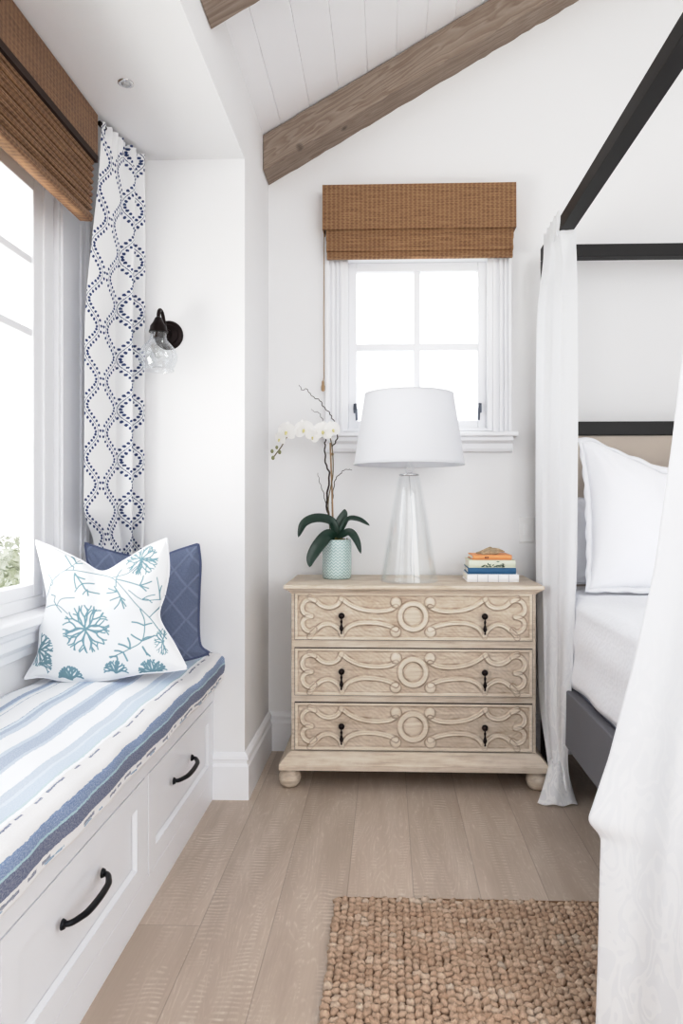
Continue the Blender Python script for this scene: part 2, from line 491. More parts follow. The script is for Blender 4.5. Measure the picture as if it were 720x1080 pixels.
# back wall with window hole
hx0, hx1, hz0, hz1 = -.215, .51, 1.56, 2.42
b = MB()
b.box(LX-.1, hx0, BW, BW+.15, 0, 4.4); b.box(hx1, RW+.1, BW, BW+.15, 0, 4.4)
b.box(hx0, hx1, BW, BW+.15, 0, hz0); b.box(hx0, hx1, BW, BW+.15, hz1, 4.4)
struct('wall_back', b, M['wall'])
# left: end block, header over the alcove, window wall
b = MB(); b.box(-1.30, LX, AY, BW+.15, 0, 3.2)
struct('wall_left', b, M['wall'])
b = MB(); b.box(-1.30, LX, -1.2, AY, SOF, 3.2)
struct('wall_header', b, M['wall'])
wy0, wy1, wz0, wz1 = .28, 2.50, .87, 2.37
b = MB()
b.box(-1.30, AX, -1.2, wy0, 0, SOF); b.box(-1.30, AX, wy1, AY, 0, SOF)
b.box(-1.30, AX, wy0, wy1, 0, wz0); b.box(-1.30, AX, wy0, wy1, wz1, SOF)
struct('wall_window', b, M['wall'])
b = MB(); b.box(-1.24, LX, -1.2, .2, 0, SOF)
struct('wall_near', b, M['wall'])
struct('wall_right', MB().box(RW, RW+.1, -1.2, BW, 0, 3.2), M['wall'])
# sloped plank ceiling: boards run front to back with v grooves
b = MB(); pitch = .135; g = .003
for side in (0, 1):
    pts = []
    n = int((RX-LX+.1)/pitch)+1
    for k in range(n+1):
        d = k*pitch - .05
        for dd, dz in ((g, 0), (pitch-g, 0), (pitch, .004)):
            pts.append((d+dd, dz))
    pts = [p for p in pts if p[0] <= RX-LX]
    pts.append((RX-LX, 0))
    poly = []
    for d, dz in pts:
        x = LX + d; z = 2.94 + SL*d + dz
        if side: x = 2*RX - x
        poly.append((x, -1.2, z))
    top = [(p[0], p[1], p[2]+.1+.2) for p in (poly[-1], poly[0])]
    b.prism(poly + top, (0, BW+1.2, 0))
struct('ceiling', b, M['ceiling'])

# baseboards
def base_profile(L, out, base, along, h=.19):
    """profile points offset 'out' from wall"""
    return [(0,0),(.020,0),(.020,.135),(.012,.146),(.012,.160),(.018,.164),(.016,.176),(.006,.188),(0,.190)]
prof = base_profile(0,0,0,0)
b = MB(); b.prism([(LX, BW-d, z) for d, z in prof], (RW-LX, 0, 0)); struct('baseboard_back', b, M['trim'])
b = MB(); n_ = len(prof)
vs = [(LX-.13, AY-d, z) for d, z in prof] + [(LX+d, AY-d, z) for d, z in prof] + [(LX+d, BW, z) for d, z in prof]
b.add(vs, [(k*n_+i, k*n_+(i+1) % n_, (k+1)*n_+(i+1) % n_, (k+1)*n_+i) for k in range(2) for i in range(n_)] + [tuple(range(n_))[::-1], tuple(range(2*n_, 3*n_))])
struct('baseboard_left', b, M['trim'])

# ceiling beams
def beam(y0, label):
    ang = math.atan(SL); Lb = (RX-LX)/math.cos(ang)
    th = .165*math.cos(ang)
    n = 60
    P = []
    me = MB()
    sec = [(y0, -th), (y0, 0), (y0+.16, 0), (y0+.16, -th)]
    vs = []; fs = []
    for i in range(n+1):
        t = i/n
        for k, (yy, zz) in enumerate(sec):
            jit = (random.random()-.5)*.006
            # plumb cut at the wall end
            x = t*Lb + (math.tan(ang)*zz if i == 0 else 0) * -1 * (1 if i == 0 else 0)
            x = t*Lb - (zz*math.tan(ang) if i == 0 else 0)
            vs.append((x - (0), (yy-y0) + jit*(1 if k in (0,1) else 0), zz + (jit if k in (0,3) else 0)))
    # the plumb end face lies against the wall plane
    for i in range(4):
        yy, zz = sec[i]; vs[i] = (zz*math.tan(ang), yy-y0, zz)
    for i in range(n):
        for k in range(4):
            j = (k+1) % 4
            fs.append((i*4+k, i*4+j, (i+1)*4+j, (i+1)*4+k))
    fs.append((3,2,1,0)); fs.append(tuple(n*4+k for k in range(4)))
    me.add(vs, fs)
    o = me.build('ceiling_beam', M['beam'], origin=(0,0,0), bevel=.004)
    o.location = (LX+.001, y0, 2.935); o.rotation_euler = (0, -ang, 0)
    tag(o, label, 'beam', 'sloping rafter beams')
beam(BW-.161, 'weathered grey-brown wooden rafter beam running up the back wall above the window')
beam(2.14, 'weathered wooden rafter beam cut off by the top left of the picture, over the alcove opening')

# ------------------------------------------------------------------ window in the back wall
w = thing('window_1', 'white casement window with four panes in the back wall', 'window', (.146, BW, 1.5)); del w['label']; del w['category']; w['kind'] = 'structure'
F0 = BW-.022
b = MB()   # casing with fluted profile
def flute(x0, x1, z0, z1):
    b.box(x0, x1, F0+.008, BW, z0, z1)
    wd = x1-x0
    for a, c in ((0,.22),(.36,.52),(.62,.72),(.84,1)):
        b.box(x0+wd*a, x0+wd*c, F0-.004, F0+.010, z0, z1)
flute(-.30, -.213, 1.553, 2.52); flute(.51, .60, 1.553, 2.52)
b.box(-.30, .60, F0, BW, 2.42, 2.52)
b.build('casing', M['trim'], w, bevel=.002)
b = MB()   # jamb
b.box(-.215, -.19, F0+.004, BW+.13, 1.56, 2.42); b.box(.485, .51, F0+.004, BW+.13, 1.56, 2.42)
b.box(-.19, .485, F0+.004, BW+.13, 2.395, 2.42); b.box(-.19, .485, F0+.004, BW+.13, 1.56, 1.575)
b.build('jamb', M['trim'], w, bevel=.002)
b = MB()
b.box(-.19, -.15, BW+.03, BW+.07, 1.575, 2.395); b.box(.445, .485, BW+.03, BW+.07, 1.575, 2.395)
b.box(-.15, .445, BW+.03, BW+.07, 2.352, 2.395); b.box(-.15, .445, BW+.03, BW+.07, 1.575, 1.617)
b.build('sash', M['trim'], w, bevel=.003)
b = MB(); b.box(.131, .163, BW+.036, BW+.064, 1.617, 2.352); b.box(-.15, .445, BW+.037, BW+.063, 1.965, 1.998)
b.build('muntin', M['trim'], w, bevel=.003)
b = MB(); b.box(-.152, .447, BW+.048, BW+.052, 1.612, 2.356); b.build('pane', M['pane'], w)
b = MB()
b.prism([(-.325, y, z) for y, z in [(BW, 1.530),(BW-.060,1.530),(BW-.066,1.536),(BW-.066,1.549),(BW-.060,1.554),(BW,1.554)]], (.95, 0, 0))
b.build('sill', M['trim'], w, bevel=.001)
b = MB()
b.prism([(-.30, y, z) for y, z in [(BW,1.53),(BW-.05,1.53),(BW-.048,1.512),(BW-.03,1.498),(BW-.026,1.475),(BW-.02,1.462),(BW,1.455)]], (.905, 0, 0))
b.build('apron', M['trim'], w, bevel=.001)
for s, x in ((-1, -.158), (1, .455)):
    b = MB()
    b.box(x-.007, x+.007, BW+.018, BW+.032, 1.655, 1.70)
    b.tube([(x, BW+.022, 1.69), (x-.004*s, BW+.004, 1.694), (x-.008*s, BW-.006, 1.67), (x-.010*s, BW-.004, 1.615)], [.007,.007,.006,.0055], 8)
    b.build('latch', M['steel'], w, smooth=True)

# ------------------------------------------------------------------ window in the alcove
w2 = thing('window_2', 'x', 'x', (AX, 1.4, .8)); del w2['label']; del w2['category']; w2['kind'] = 'structure'
b = MB()
CX0 = AX+.026
b.box(AX, CX0, wy1+.055, wy1+.30, .83, 2.47); b.box(AX, CX0, wy0-.2, wy0-.03, .83, 2.47); b.box(AX, CX0, wy0-.2, wy1+.30, wz1+.04, 2.47)
b.box(CX0-.001, CX0+.008, wy1+.075, wy1+.085, .83, 2.40)
b.box(CX0-.001, CX0+.008, wy1+.235, wy1+.25, .83, 2.47); b.box(CX0-.001, CX0+.012, wy1+.27, wy1+.30, .83, 2.47)
b.build('casing', M['trim'], w2, bevel=.002)
b = MB()
b.box(-1.295, AX+.012, wy1-.02, wy1+.05, wz0, wz1+.04); b.box(-1.295, AX+.012, wy0-.03, wy0+.02, wz0, wz1+.04)
b.box(-1.295, AX+.012, wy0-.03, wy1+.05, wz1-.01, wz1+.04); b.box(-1.295, AX+.004, wy0-.03, wy1+.05, wz0-.03, wz0+.01)
b.build('jamb', M['trim'], w2, bevel=.002)
sashes = [(1.77, 2.485), (1.03, 1.745), (.30, 1.005)]
for y0, y1 in sashes:
    fr = MB()
    st = .07
    x0, x1 = -1.285, -1.235
    fr.box(x0, x1, y0, y0+st, .88, 2.36); fr.box(x0, x1, y1-st, y1, .88, 2.36)
    fr.box(x0, x1, y0+st, y1-st, 2.30, 2.36); fr.box(x0, x1, y0+st, y1-st, .88, .925)
    s = fr.build('sash', M['trim'], w2, bevel=.004)
    mu = MB(); mu.box(x0+.008, x1-.006, y0+st, y1-st, 2.043, 2.070); mu.box(x0+.008, x1-.006, y0+st, y1-st, 1.790, 1.817)
    mu.build('muntin', M['trim'], s, bevel=.004)
    pn = MB(); pn.box(-1.264, -1.260, y0+st-.004, y1-st+.004, .922, 2.304); pn.build('pane', M['pane'], s)
b = MB()
for y in (1.757, 1.017): b.box(-1.293, -1.245, y-.012, y+.012, wz0, wz1)
b.build('mullion', M['trim'], w2)
b = MB(); b.prism([(x, .1, z) for x, z in [(-1.30,.795),(-1.172,.795),(-1.165,.802),(-1.165,.826),(-1.172,.833),(-1.30,.842)]], (0, 2.75, 0))
b.build('sill', M['trim'], w2, bevel=.001)
b = MB(); b.prism([(x, .1, z) for x, z in [(AX,.795),(-1.185,.795),(-1.19,.775),(-1.20,.765),(-1.20,.735),(-1.215,.715),(-1.22,.69),(AX,.685)]], (0, 2.75, 0))
b.build('apron', M['trim'], w2, bevel=.001)

# ------------------------------------------------------------------ woven wood shades
def sheet(b, prof, axis, a0, a1):
    if axis == 0: b.prism([(a0, p, z) for p, z in prof], (a1-a0, 0, 0))
    else: b.prism([(p, a0, z) for p, z in prof], (0, a1-a0, 0))
t = thing('woven_shade', 'brown woven wood roman shade pulled up above the four-pane window', 'blind', (.148, BW-.03, 2.38))
b = MB(); sheet(b, [(3.335,2.515),(3.345,2.515),(3.347,2.72),(BW,2.72),(BW,2.728),(3.338,2.728)], 0, -.308, .610)
b.box(-.308,-.302,3.337,BW,2.515,2.728); b.box(.604,.610,3.337,BW,2.515,2.728)
b.build('valance', M['woven_x'], t)
b = MB(); sheet(b, [(3.349,2.53),(3.352,2.498),(3.346,2.482),(3.352,2.470),(3.362,2.468),(3.372,2.53)], 0, -.292, .600)
b.build('fold', M['woven_x'], t)
b = MB(); sheet(b, [(3.354,2.50),(3.352,2.440),(3.345,2.428),(3.350,2.416),(3.362,2.414),(3.376,2.50)], 0, -.290, .598)
b.build('fold', M['woven_x'], t)
b = MB(); sheet(b, [(3.358,2.46),(3.358,2.396),(3.354,2.388),(3.360,2.382),(3.380,2.384),(3.384,2.46)], 0, -.288, .597)
b.build('fold', M['woven_x'], t)
M['cord'] = m_plain('tan_cord', srgb(176,150,120), .8)
cd = MB().tube([(-.306+.0005*math.sin(i), 3.39, 2.52-.1*i) for i in range(8)] + [(-.309, 3.39, 1.80)], .0022, 6).build('cord', M['cord'], t)
MB().lathe([(.002,.052),(.006,.048),(.0065,.03),(.009,.025),(.0085,.004),(.004,0)], (-.310,3.39,1.752), 12).build('tassel', M['cord'], cd, smooth=True)

t = thing('woven_shade', 'long brown woven wood roman shade under the alcove ceiling over the left window', 'blind', (-1.08, 1.3, 2.2))
Y0, Y1 = .10, 2.512
b = MB(); sheet(b, [(-1.058,2.455),(-1.048,2.455),(-1.048,2.615),(-1.20,2.615),(-1.20,2.607),(-1.058,2.607)], 1, Y0, Y1)
b.box(-1.20,-1.049,Y1-.006,Y1,2.455,2.615); b.build('valance', M['woven_y'], t)
M['binding'] = m_plain('dark_brown_binding_tape', srgb(48,30,22), .8)
b = MB(); b.box(-1.060,-1.0465,Y0,Y1,2.442,2.466); b.build('binding', M['binding'], t)
nf = 8
for k in range(nf):
    z1 = 2.45 - k*.0235; xo = -1.060 - .001*k
    b = MB(); sheet(b, [(xo-.034,z1+.010),(xo-.014,z1+.008),(xo-.002,z1-.001),(xo+.003,z1-.010),(xo-.001,z1-.017),(xo-.014,z1-.0225),(xo-.034,z1-.022)], 1, Y0, Y1-.008)
    b.build('fold', M['woven_y'], t)
b = MB(); sheet(b, [(-1.11,2.265),(-1.075,2.262),(-1.064,2.250),(-1.062,2.236),(-1.068,2.226),(-1.11,2.230)], 1, Y0, Y1-.008)
b.build('fold', M['woven_y'], t)

# ------------------------------------------------------------------ patterned curtain
def curtain():
    nu, nv = 520, 1000
    flat = .43; H0, H1 = 2.605, .645
    # ogee vine pattern raster (metres on flat cloth)
    res = .0012
    Wc, Pv, amp = .098, .200, .031
    w_, h_ = int(2*Wc/res), int(Pv/res)
    yy, xx = np.mgrid[0:h_, 0:w_]; X = xx*res; Y = yy*res
    ink = np.zeros((h_, w_), bool)
    def put(cx, cy, r, el=1.0, ang=0):
        dx = (X-cx+Wc) % (2*Wc) - Wc; dy = (Y-cy+Pv/2) % Pv - Pv/2
        if el != 1.0:
            a = dx*math.cos(ang)+dy*math.sin(ang); c = -dx*math.sin(ang)+dy*math.cos(ang)
            ink[(a/el)**2 + (c)**2 < r*r] = True
        else: ink[dx*dx+dy*dy < r*r] = True
    for k in (0, 1):
        sgn = 1 if k == 0 else -1
        f = lambda y: Wc*(k+.5) + sgn*amp*math.cos(2*math.pi*y/Pv)
        # arc-length walk
        ys = np.linspace(0, Pv, 2000); xs = np.array([f(y) for y in ys])
        s = np.concatenate([[0], np.cumsum(np.hypot(np.diff(xs), np.diff(ys)))])
        nd = 14
        for i in range(400):
            q = s[-1]*i/400; y = np.interp(q, s, ys); put(f(y), y, .0011)
        for i in range(nd):
            q = s[-1]*(i+.5)/nd; y = np.interp(q, s, ys); e = 1e-4
            tx, ty = f(y+e)-f(y-e), 2*e; L = math.hypot(tx, ty); tx /= L; ty /= L
            for sd in (-1, 1):
                dx, dy = -ty*sd*.0115 + tx*.004, tx*sd*.0115 + ty*.004
                put(f(y)+dx, y+dy, .0051, 1.12, math.atan2(dy, dx))
                put(f(y)+dx*.55, y+dy*.55, .0012)
    u = np.linspace(0, 1, nu); v = np.linspace(0, 1, nv)
    U, V = np.meshgrid(u, v, indexing='xy')   # (nv, nu)
    Z = H0 + (H1-H0)*V
    # top and lower plan paths
    A = np.array([-1.045, 2.535]); B = np.array([-.985, 2.800])
    A2 = np.array([-1.135, 2.590]); B2 = np.array([-.995, 2.838])
    s = smoothstep(0, .4, V)
    ax = A[0]+(A2[0]-A[0])*s; ay = A[1]+(A2[1]-A[1])*s; bx = B[0]+(B2[0]-B[0])*s; by = B[1]+(B2[1]-B[1])*s
    # non uniform: broad first panel, then tight folds
    T = np.where(U < .42, U/.42*.52, .52 + (U-.42)/.58*.48)
    s3 = smoothstep(.72, .80, V); ax = ax-.015*s3; ay = ay+.13*s3; by = by+.004*s3
    tx, ty = bx-ax, by-ay; L = np.hypot(tx, ty); nx, ny = ty/L, -tx/L
    fold = np.where(U < .42, .012*np.sin(U/.42*math.pi), -.026*np.sin((U-.42)/.58*2*math.pi*2.0))
    fold = fold*(.75+.35*s) + .006*np.sin(U*9+V*4)*s
    pleat = np.exp(-(V/.035)**2)
    fold = fold*(1-.4*pleat) + .010*pleat*np.sin(U*2*math.pi*9)
    PX = ax + tx*T + nx*fold; PY = ay + ty*T + ny*fold
    P = np.stack([PX, PY, Z], -1)
    # sample ink, cloth coordinates
    arc = np.where(U < .42, U/.42*.158, .158 + (U-.42)/.58*.23)
    cx = arc - .080 + 4*Wc; cy = V*(H0-H1) - .03
    ii = (np.floor(cy/res).astype(int)) % h_; jj = (np.floor(cx/res).astype(int)) % w_
    k = ink[ii, jj].astype(float)[..., None]
    c = (1-k)*np.array(srgb(243,243,244)[:3]) + k*np.array(srgb(46,66,112)[:3])
    t = thing('curtain', 'white curtain printed with navy berry-vine trellis, in the alcove corner', 'curtain', (-1.05, 2.68, .645))
    grid_obj('curtain_panel', P, M['printed_linen'], t, colr=c.reshape(-1, 3))
    b = MB()
    b.tube([(-1.05, 2.53, 2.597), (-1.02, 2.83, 2.597)], .009, 10)
    b.build('curtain_rod', M['bronze'], t, smooth=True)
curtain()

# ------------------------------------------------------------------ downlight, sconce, switch
t = thing('recessed_downlight', 'tiny round chrome recessed downlight in the alcove ceiling', 'light', (-.877, 2.33, SOF-.004))
MB().lathe([(.014,.0),(.022,-.001),(.026,.001),(.026,.004)], (-.877,2.33,SOF-.004), 24, cap=False).build('trim_ring', M['chrome'], t, smooth=True)
MB().ball((-.877,2.33,SOF-.001), .014, 16, 8, (1,1,.5)).build('lens', M['bulb'], t, smooth=True)

t = thing('wall_sconce', 'dark bronze wall sconce with a clear glass bell shade, by the curtain', 'light', (-.884, AY, 1.898))
MB().lathe([(.0,-.030),(.018,-.030),(.020,-.022),(.040,-.018),(.044,-.013),(.052,-.012),(.056,-.010),(.060,-.004),(.060,0)], (-.896,AY,1.898), 40, 'y').build('backplate', M['bronze'], t, smooth=True, angle=40)
path = catmull([(-.896,AY-.02,1.905),(-.893,2.80,1.905),(-.886,2.765,1.925),(-.887,2.745,1.958),(-.888,2.722,1.966),(-.888,2.703,1.950),(-.888,2.70,1.915)], 6)
MB().tube(path, .0072, 12).build('arm', M['bronze'], t, smooth=True)
MB().lathe([(.006,.062),(.013,.056),(.020,.040),(.031,.024),(.033,.010),(.036,.004),(.036,0),(.020,0),(.020,-.022),(.0,-.022)], (-.888,2.70,1.872), 28).build('socket', M['bronze'], t, smooth=True, angle=50)
MB().lathe([(.030,0),(.031,-.018),(.036,-.032),(.052,-.048),(.066,-.068),(.072,-.088),(.071,-.106),(.064,-.126),(.056,-.140),(.060,-.148)], (-.888,2.70,1.872), 40, cap=False).build('glass_shade', M['sconceglass'], t, smooth=True)
MB().ball((-.888,2.70,1.80), .020, 16, 12, (1,1,1.5)).build('bulb', M['bulb'], t, smooth=True)

t = thing('light_switch', 'small white wall switch plate beside the sheer bed drape', 'switch', (.672, BW, 1.02))
MB().box(.640,.712,BW-.006,BW,1.02,1.145).build('plate', M['shade_white'], t, bevel=.003)
MB().box(.664,.688,BW-.010,BW-.005,1.055,1.11).build('rocker', M['shade_white'], t, bevel=.002)

# ------------------------------------------------------------------ window seat
SX = -.71
t = thing('window_seat', 'white built-in window seat base with panelled drawers under the striped cushion', 'bench', (-.97, 1.65, 0))
b = MB()
b.box(AX, SX-.022, .205, AY, .0, .505)
b.box(SX-.022, SX, .205, AY, .0, .095)      # plinth
b.box(SX-.022, SX, .205, AY, .402, .505)    # top rail
for y in (.455, 1.25, 2.05): b.box(SX-.022, SX, y-.016, y+.016, .095, .402)
b.box(SX-.022, SX, 2.834, AY, .095, .402)
b.build('carcass', M['seatwhite'], t, bevel=.0015)
def handle(parent, yc, z, L=.215):
    pts = catmull([(SX+.000,yc-L/2,z),(SX+.016,yc-L/2+.006,z),(SX+.028,yc-L/2+.028,z),(SX+.036,yc-L/4,z),(SX+.039,yc,z),(SX+.036,yc+L/4,z),(SX+.028,yc+L/2-.028,z),(SX+.016,yc+L/2-.006,z),(SX+.000,yc+L/2,z)], 5)
    n = len(pts); rad = [.0058+.0022*math.sin(math.pi*i/(n-1)) for i in range(n)]
    b = MB(); b.tube(pts, rad, 10)
    for s in (-1, 1): b.lathe([(.0,.008),(.009,.007),(.011,.003),(.012,0)], (SX, yc+s*L/2, z), 16, 'x')
    b.build('handle', M['black_iron'], parent, smooth=True)
for y0, y1 in ((2.068, 2.832), (1.268, 2.032), (.473, 1.232)):
    dr = MB()
    z0, z1 = .098, .399; fw = .062
    X0, X1 = SX-.020, SX+.001
    # shaker frame + recessed panel with a bevelled lip
    dr.box(X0, X1, y0, y1, z0, z0+fw); dr.box(X0, X1, y0, y1, z1-fw, z1)
    dr.box(X0, X1, y0, y0+fw, z0+fw, z1-fw); dr.box(X0, X1, y1-fw, y1, z0+fw, z1-fw)
    dr.box(X0, X1-.012, y0+fw, y1-fw, z0+fw, z1-fw)
    q = .010
    a0, a1, c0, c1 = y0+fw, y1-fw, z0+fw, z1-fw
    for (p, r_) in (((a0,c0),(a1,c0)), ((a1,c0),(a1,c1)), ((a1,c1),(a0,c1)), ((a0,c1),(a0,c0))):
        cx_, cz_ = (a0+a1)/2, (c0+c1)/2
        ins = lambda P: (P[0] + (q if P[0] < cx_ else -q), P[1] + (q if P[1] < cz_ else -q))
        pi, ri = ins(p), ins(r_)
        dr.add([(X1-.002,p[0],p[1]),(X1-.002,r_[0],r_[1]),(X1-.011,ri[0],ri[1]),(X1-.011,pi[0],pi[1])], [(0,1,2,3)])
    d = dr.build('drawer', M['seatwhite'], t)
    handle(d, (y0+y1)/2-.03, .283)

# cushion ----------------------------------------------------------
def m_stripes():
    t = NT('striped_cushion_fabric'); tc = t.n('ShaderNodeTexCoord'); sp = t.n('ShaderNodeSeparateXYZ'); t.l(tc.outputs['UV'], sp.inputs[0])
    s_, y_ = sp.outputs[0], sp.outputs[1]
    cb = t.n('ShaderNodeCombineXYZ'); t.l(t.math('MULTIPLY', y_, 5), cb.inputs[0]); t.l(t.math('MULTIPLY', s_, 3), cb.inputs[1])
    wob = t.math('MULTIPLY', t.math('SUBTRACT', t.noise(cb.outputs[0], 1, 3, .5), .5), .016)
    cf = t.n('ShaderNodeCombineXYZ'); t.l(t.math('MULTIPLY', y_, 60), cf.inputs[0]); t.l(t.math('MULTIPLY', s_, 400), cf.inputs[1])
    fine = t.math('MULTIPLY', t.math('SUBTRACT', t.noise(cf.outputs[0], 1, 3, .6), .5), .009)
    s2 = t.math('ADD', t.math('ADD', s_, wob), fine)
    W = srgb(244,246,249); Lb = srgb(184,199,218); Gb = srgb(150,166,192); Mb = srgb(96,126,166); Nv = srgb(52,70,114); Tl = srgb(150,186,196); Wm = srgb(228,226,226); Pl = srgb(205,219,234)
    st = [(0,W),(.022,srgb(110,135,160)),(.026,W),(.034,srgb(150,170,190)),(.037,W),(.095,Gb),(.118,Pl),(.124,W),(.138,srgb(130,155,180)),(.142,W),(.212,Mb),(.216,Pl),(.226,Gb),(.243,Lb),(.262,W),
          (.322,Lb),(.335,Gb),(.375,Lb),(.388,W),(.448,Lb),(.470,Pl),(.480,srgb(186,204,224)),(.508,srgb(176,202,212)),(.514,W),(.522,Wm),(.578,Mb),(.602,Tl),(.609,Nv),(.645,Wm),(.70,Wm)]
    c = t.ramp(t.math('DIVIDE', s2, .72), [(p/.72, k) for p, k in st], 'CONSTANT')
    # dashes
    def dash(sc, wd, freq, thr, colr, c, seed):
        cd = t.n('ShaderNodeCombineXYZ'); t.l(t.math('MULTIPLY', y_, freq), cd.inputs[0]); cd.inputs[1].default_value = seed
        on = t.math('GREATER_THAN', t.noise(cd.outputs[0], 1, 1), thr)
        near = t.math('LESS_THAN', t.math('ABSOLUTE', t.math('SUBTRACT', s2, sc)), wd)
        return t.mix(t.math('MULTIPLY', on, near), c, colr)
    c = dash(.530, .0028, 14, .52, srgb(80,90,120), c, 3.3)
    c = dash(.658, .0035, 16, .48, srgb(110,116,136), c, 7.1)
    c = dash(.664, .002, 9, .55, srgb(120,150,175), c, 1.1)
    lf = t.n('ShaderNodeCombineXYZ'); t.l(t.math('MULTIPLY', y_, 25), lf.inputs[0]); t.l(t.math('MULTIPLY', s_, 900), lf.inputs[1])
    c = t.mix(t.math('MULTIPLY', t.noise(lf.outputs[0], 1, 2), .22), c, W)
    mo = t.n('ShaderNodeCombineXYZ'); t.l(t.math('MULTIPLY', y_, 170), mo.inputs[0]); t.l(t.math('MULTIPLY', s_, 420), mo.inputs[1])
    c = t.mix(t.math('MULTIPLY', t.math('SUBTRACT', t.noise(mo.outputs[0], 1, 3, .7), .42, True), 1.3), c, W)
    t.set(c, .9); t.bump(t.noise(lf.outputs[0], 1, 3), .3, .001); return t.m
M['stripes'] = m_stripes()
def seat_cushion():
    pr = [(AX+.004,.510,-.02),(AX+.004,.560,-.01),(AX+.012,.585,-.005),(AX+.03,.592,.0)]
    n = 30
    for k in range(1, n+1):
        x = AX+.03 + (-.692-AX-.03)*k/n
        pr.append((x, .592+.016*math.sin(math.pi*min(1, k/n*1.0))**.5*1.0 if k < n else .594, 0))
    r = .026
    for k in range(1, 9):
        a = math.pi/2*k/8; pr.append((-.692+r*math.sin(a)*1.1, .568+r*math.cos(a), 0))
    for k in range(1, 6): pr.append((-.6634+.002*math.sin(k), .568-.014*k, 0))
    for k in range(1, 6):
        a = math.pi/2*k/5; pr.append((-.6634-.014*(1-math.cos(a)), .498-.016*math.sin(a), 0))
    pr.append((-.700, .484, 0)); pr.append((-.703, .508, 0)); pr.append((AX+.05, .508, 0))
    pr = np.array(pr); m = len(pr)
    d = np.hypot(np.diff(pr[:,0]), np.diff(pr[:,1])); s = np.concatenate([[0], np.cumsum(d)])
    i0 = 3; s = s - s[i0] + .03
    ys = np.linspace(.215, AY-.004, 240)
    P = np.zeros((len(ys), m, 3)); uv = np.zeros((len(ys), m, 2))
    for i, y in enumerate(ys):
        e = min((y-ys[0])/.03, (ys[-1]-y)/.03, 1.0); e = math.sqrt(max(0, 1-(1-e)**2))*.22+.78 if e < 1 else 1
        zc_ = .55
        P[i,:,0] = np.where(pr[:,0] > -.7, pr[:,0] + .003*math.sin(y*13)+.002*math.sin(y*31), pr[:,0]); P[i,:,1] = y
        P[i,:,2] = zc_ + (pr[:,1]-zc_)*e + np.where(pr[:,1] > .57, .003*math.sin(y*9+1)+.002*np.sin(y*23+pr[:,0]*20), 0)
        uv[i,:,0] = s; uv[i,:,1] = y
    t = thing('seat_cushion', 'long blue and white striped cushion on the window seat', 'cushion', (-.95, 1.6, .506))
    grid_obj('cushion_cover', P, M['stripes'], t, uv=uv.reshape(-1, 2))
    for k in (0, -1):
        MB().add([tuple(p) for p in P[k]], [tuple(range(m)) if k == 0 else tuple(range(m))[::-1]]).build('cushion_end', M['white_cotton'], t)
seat_cushion()

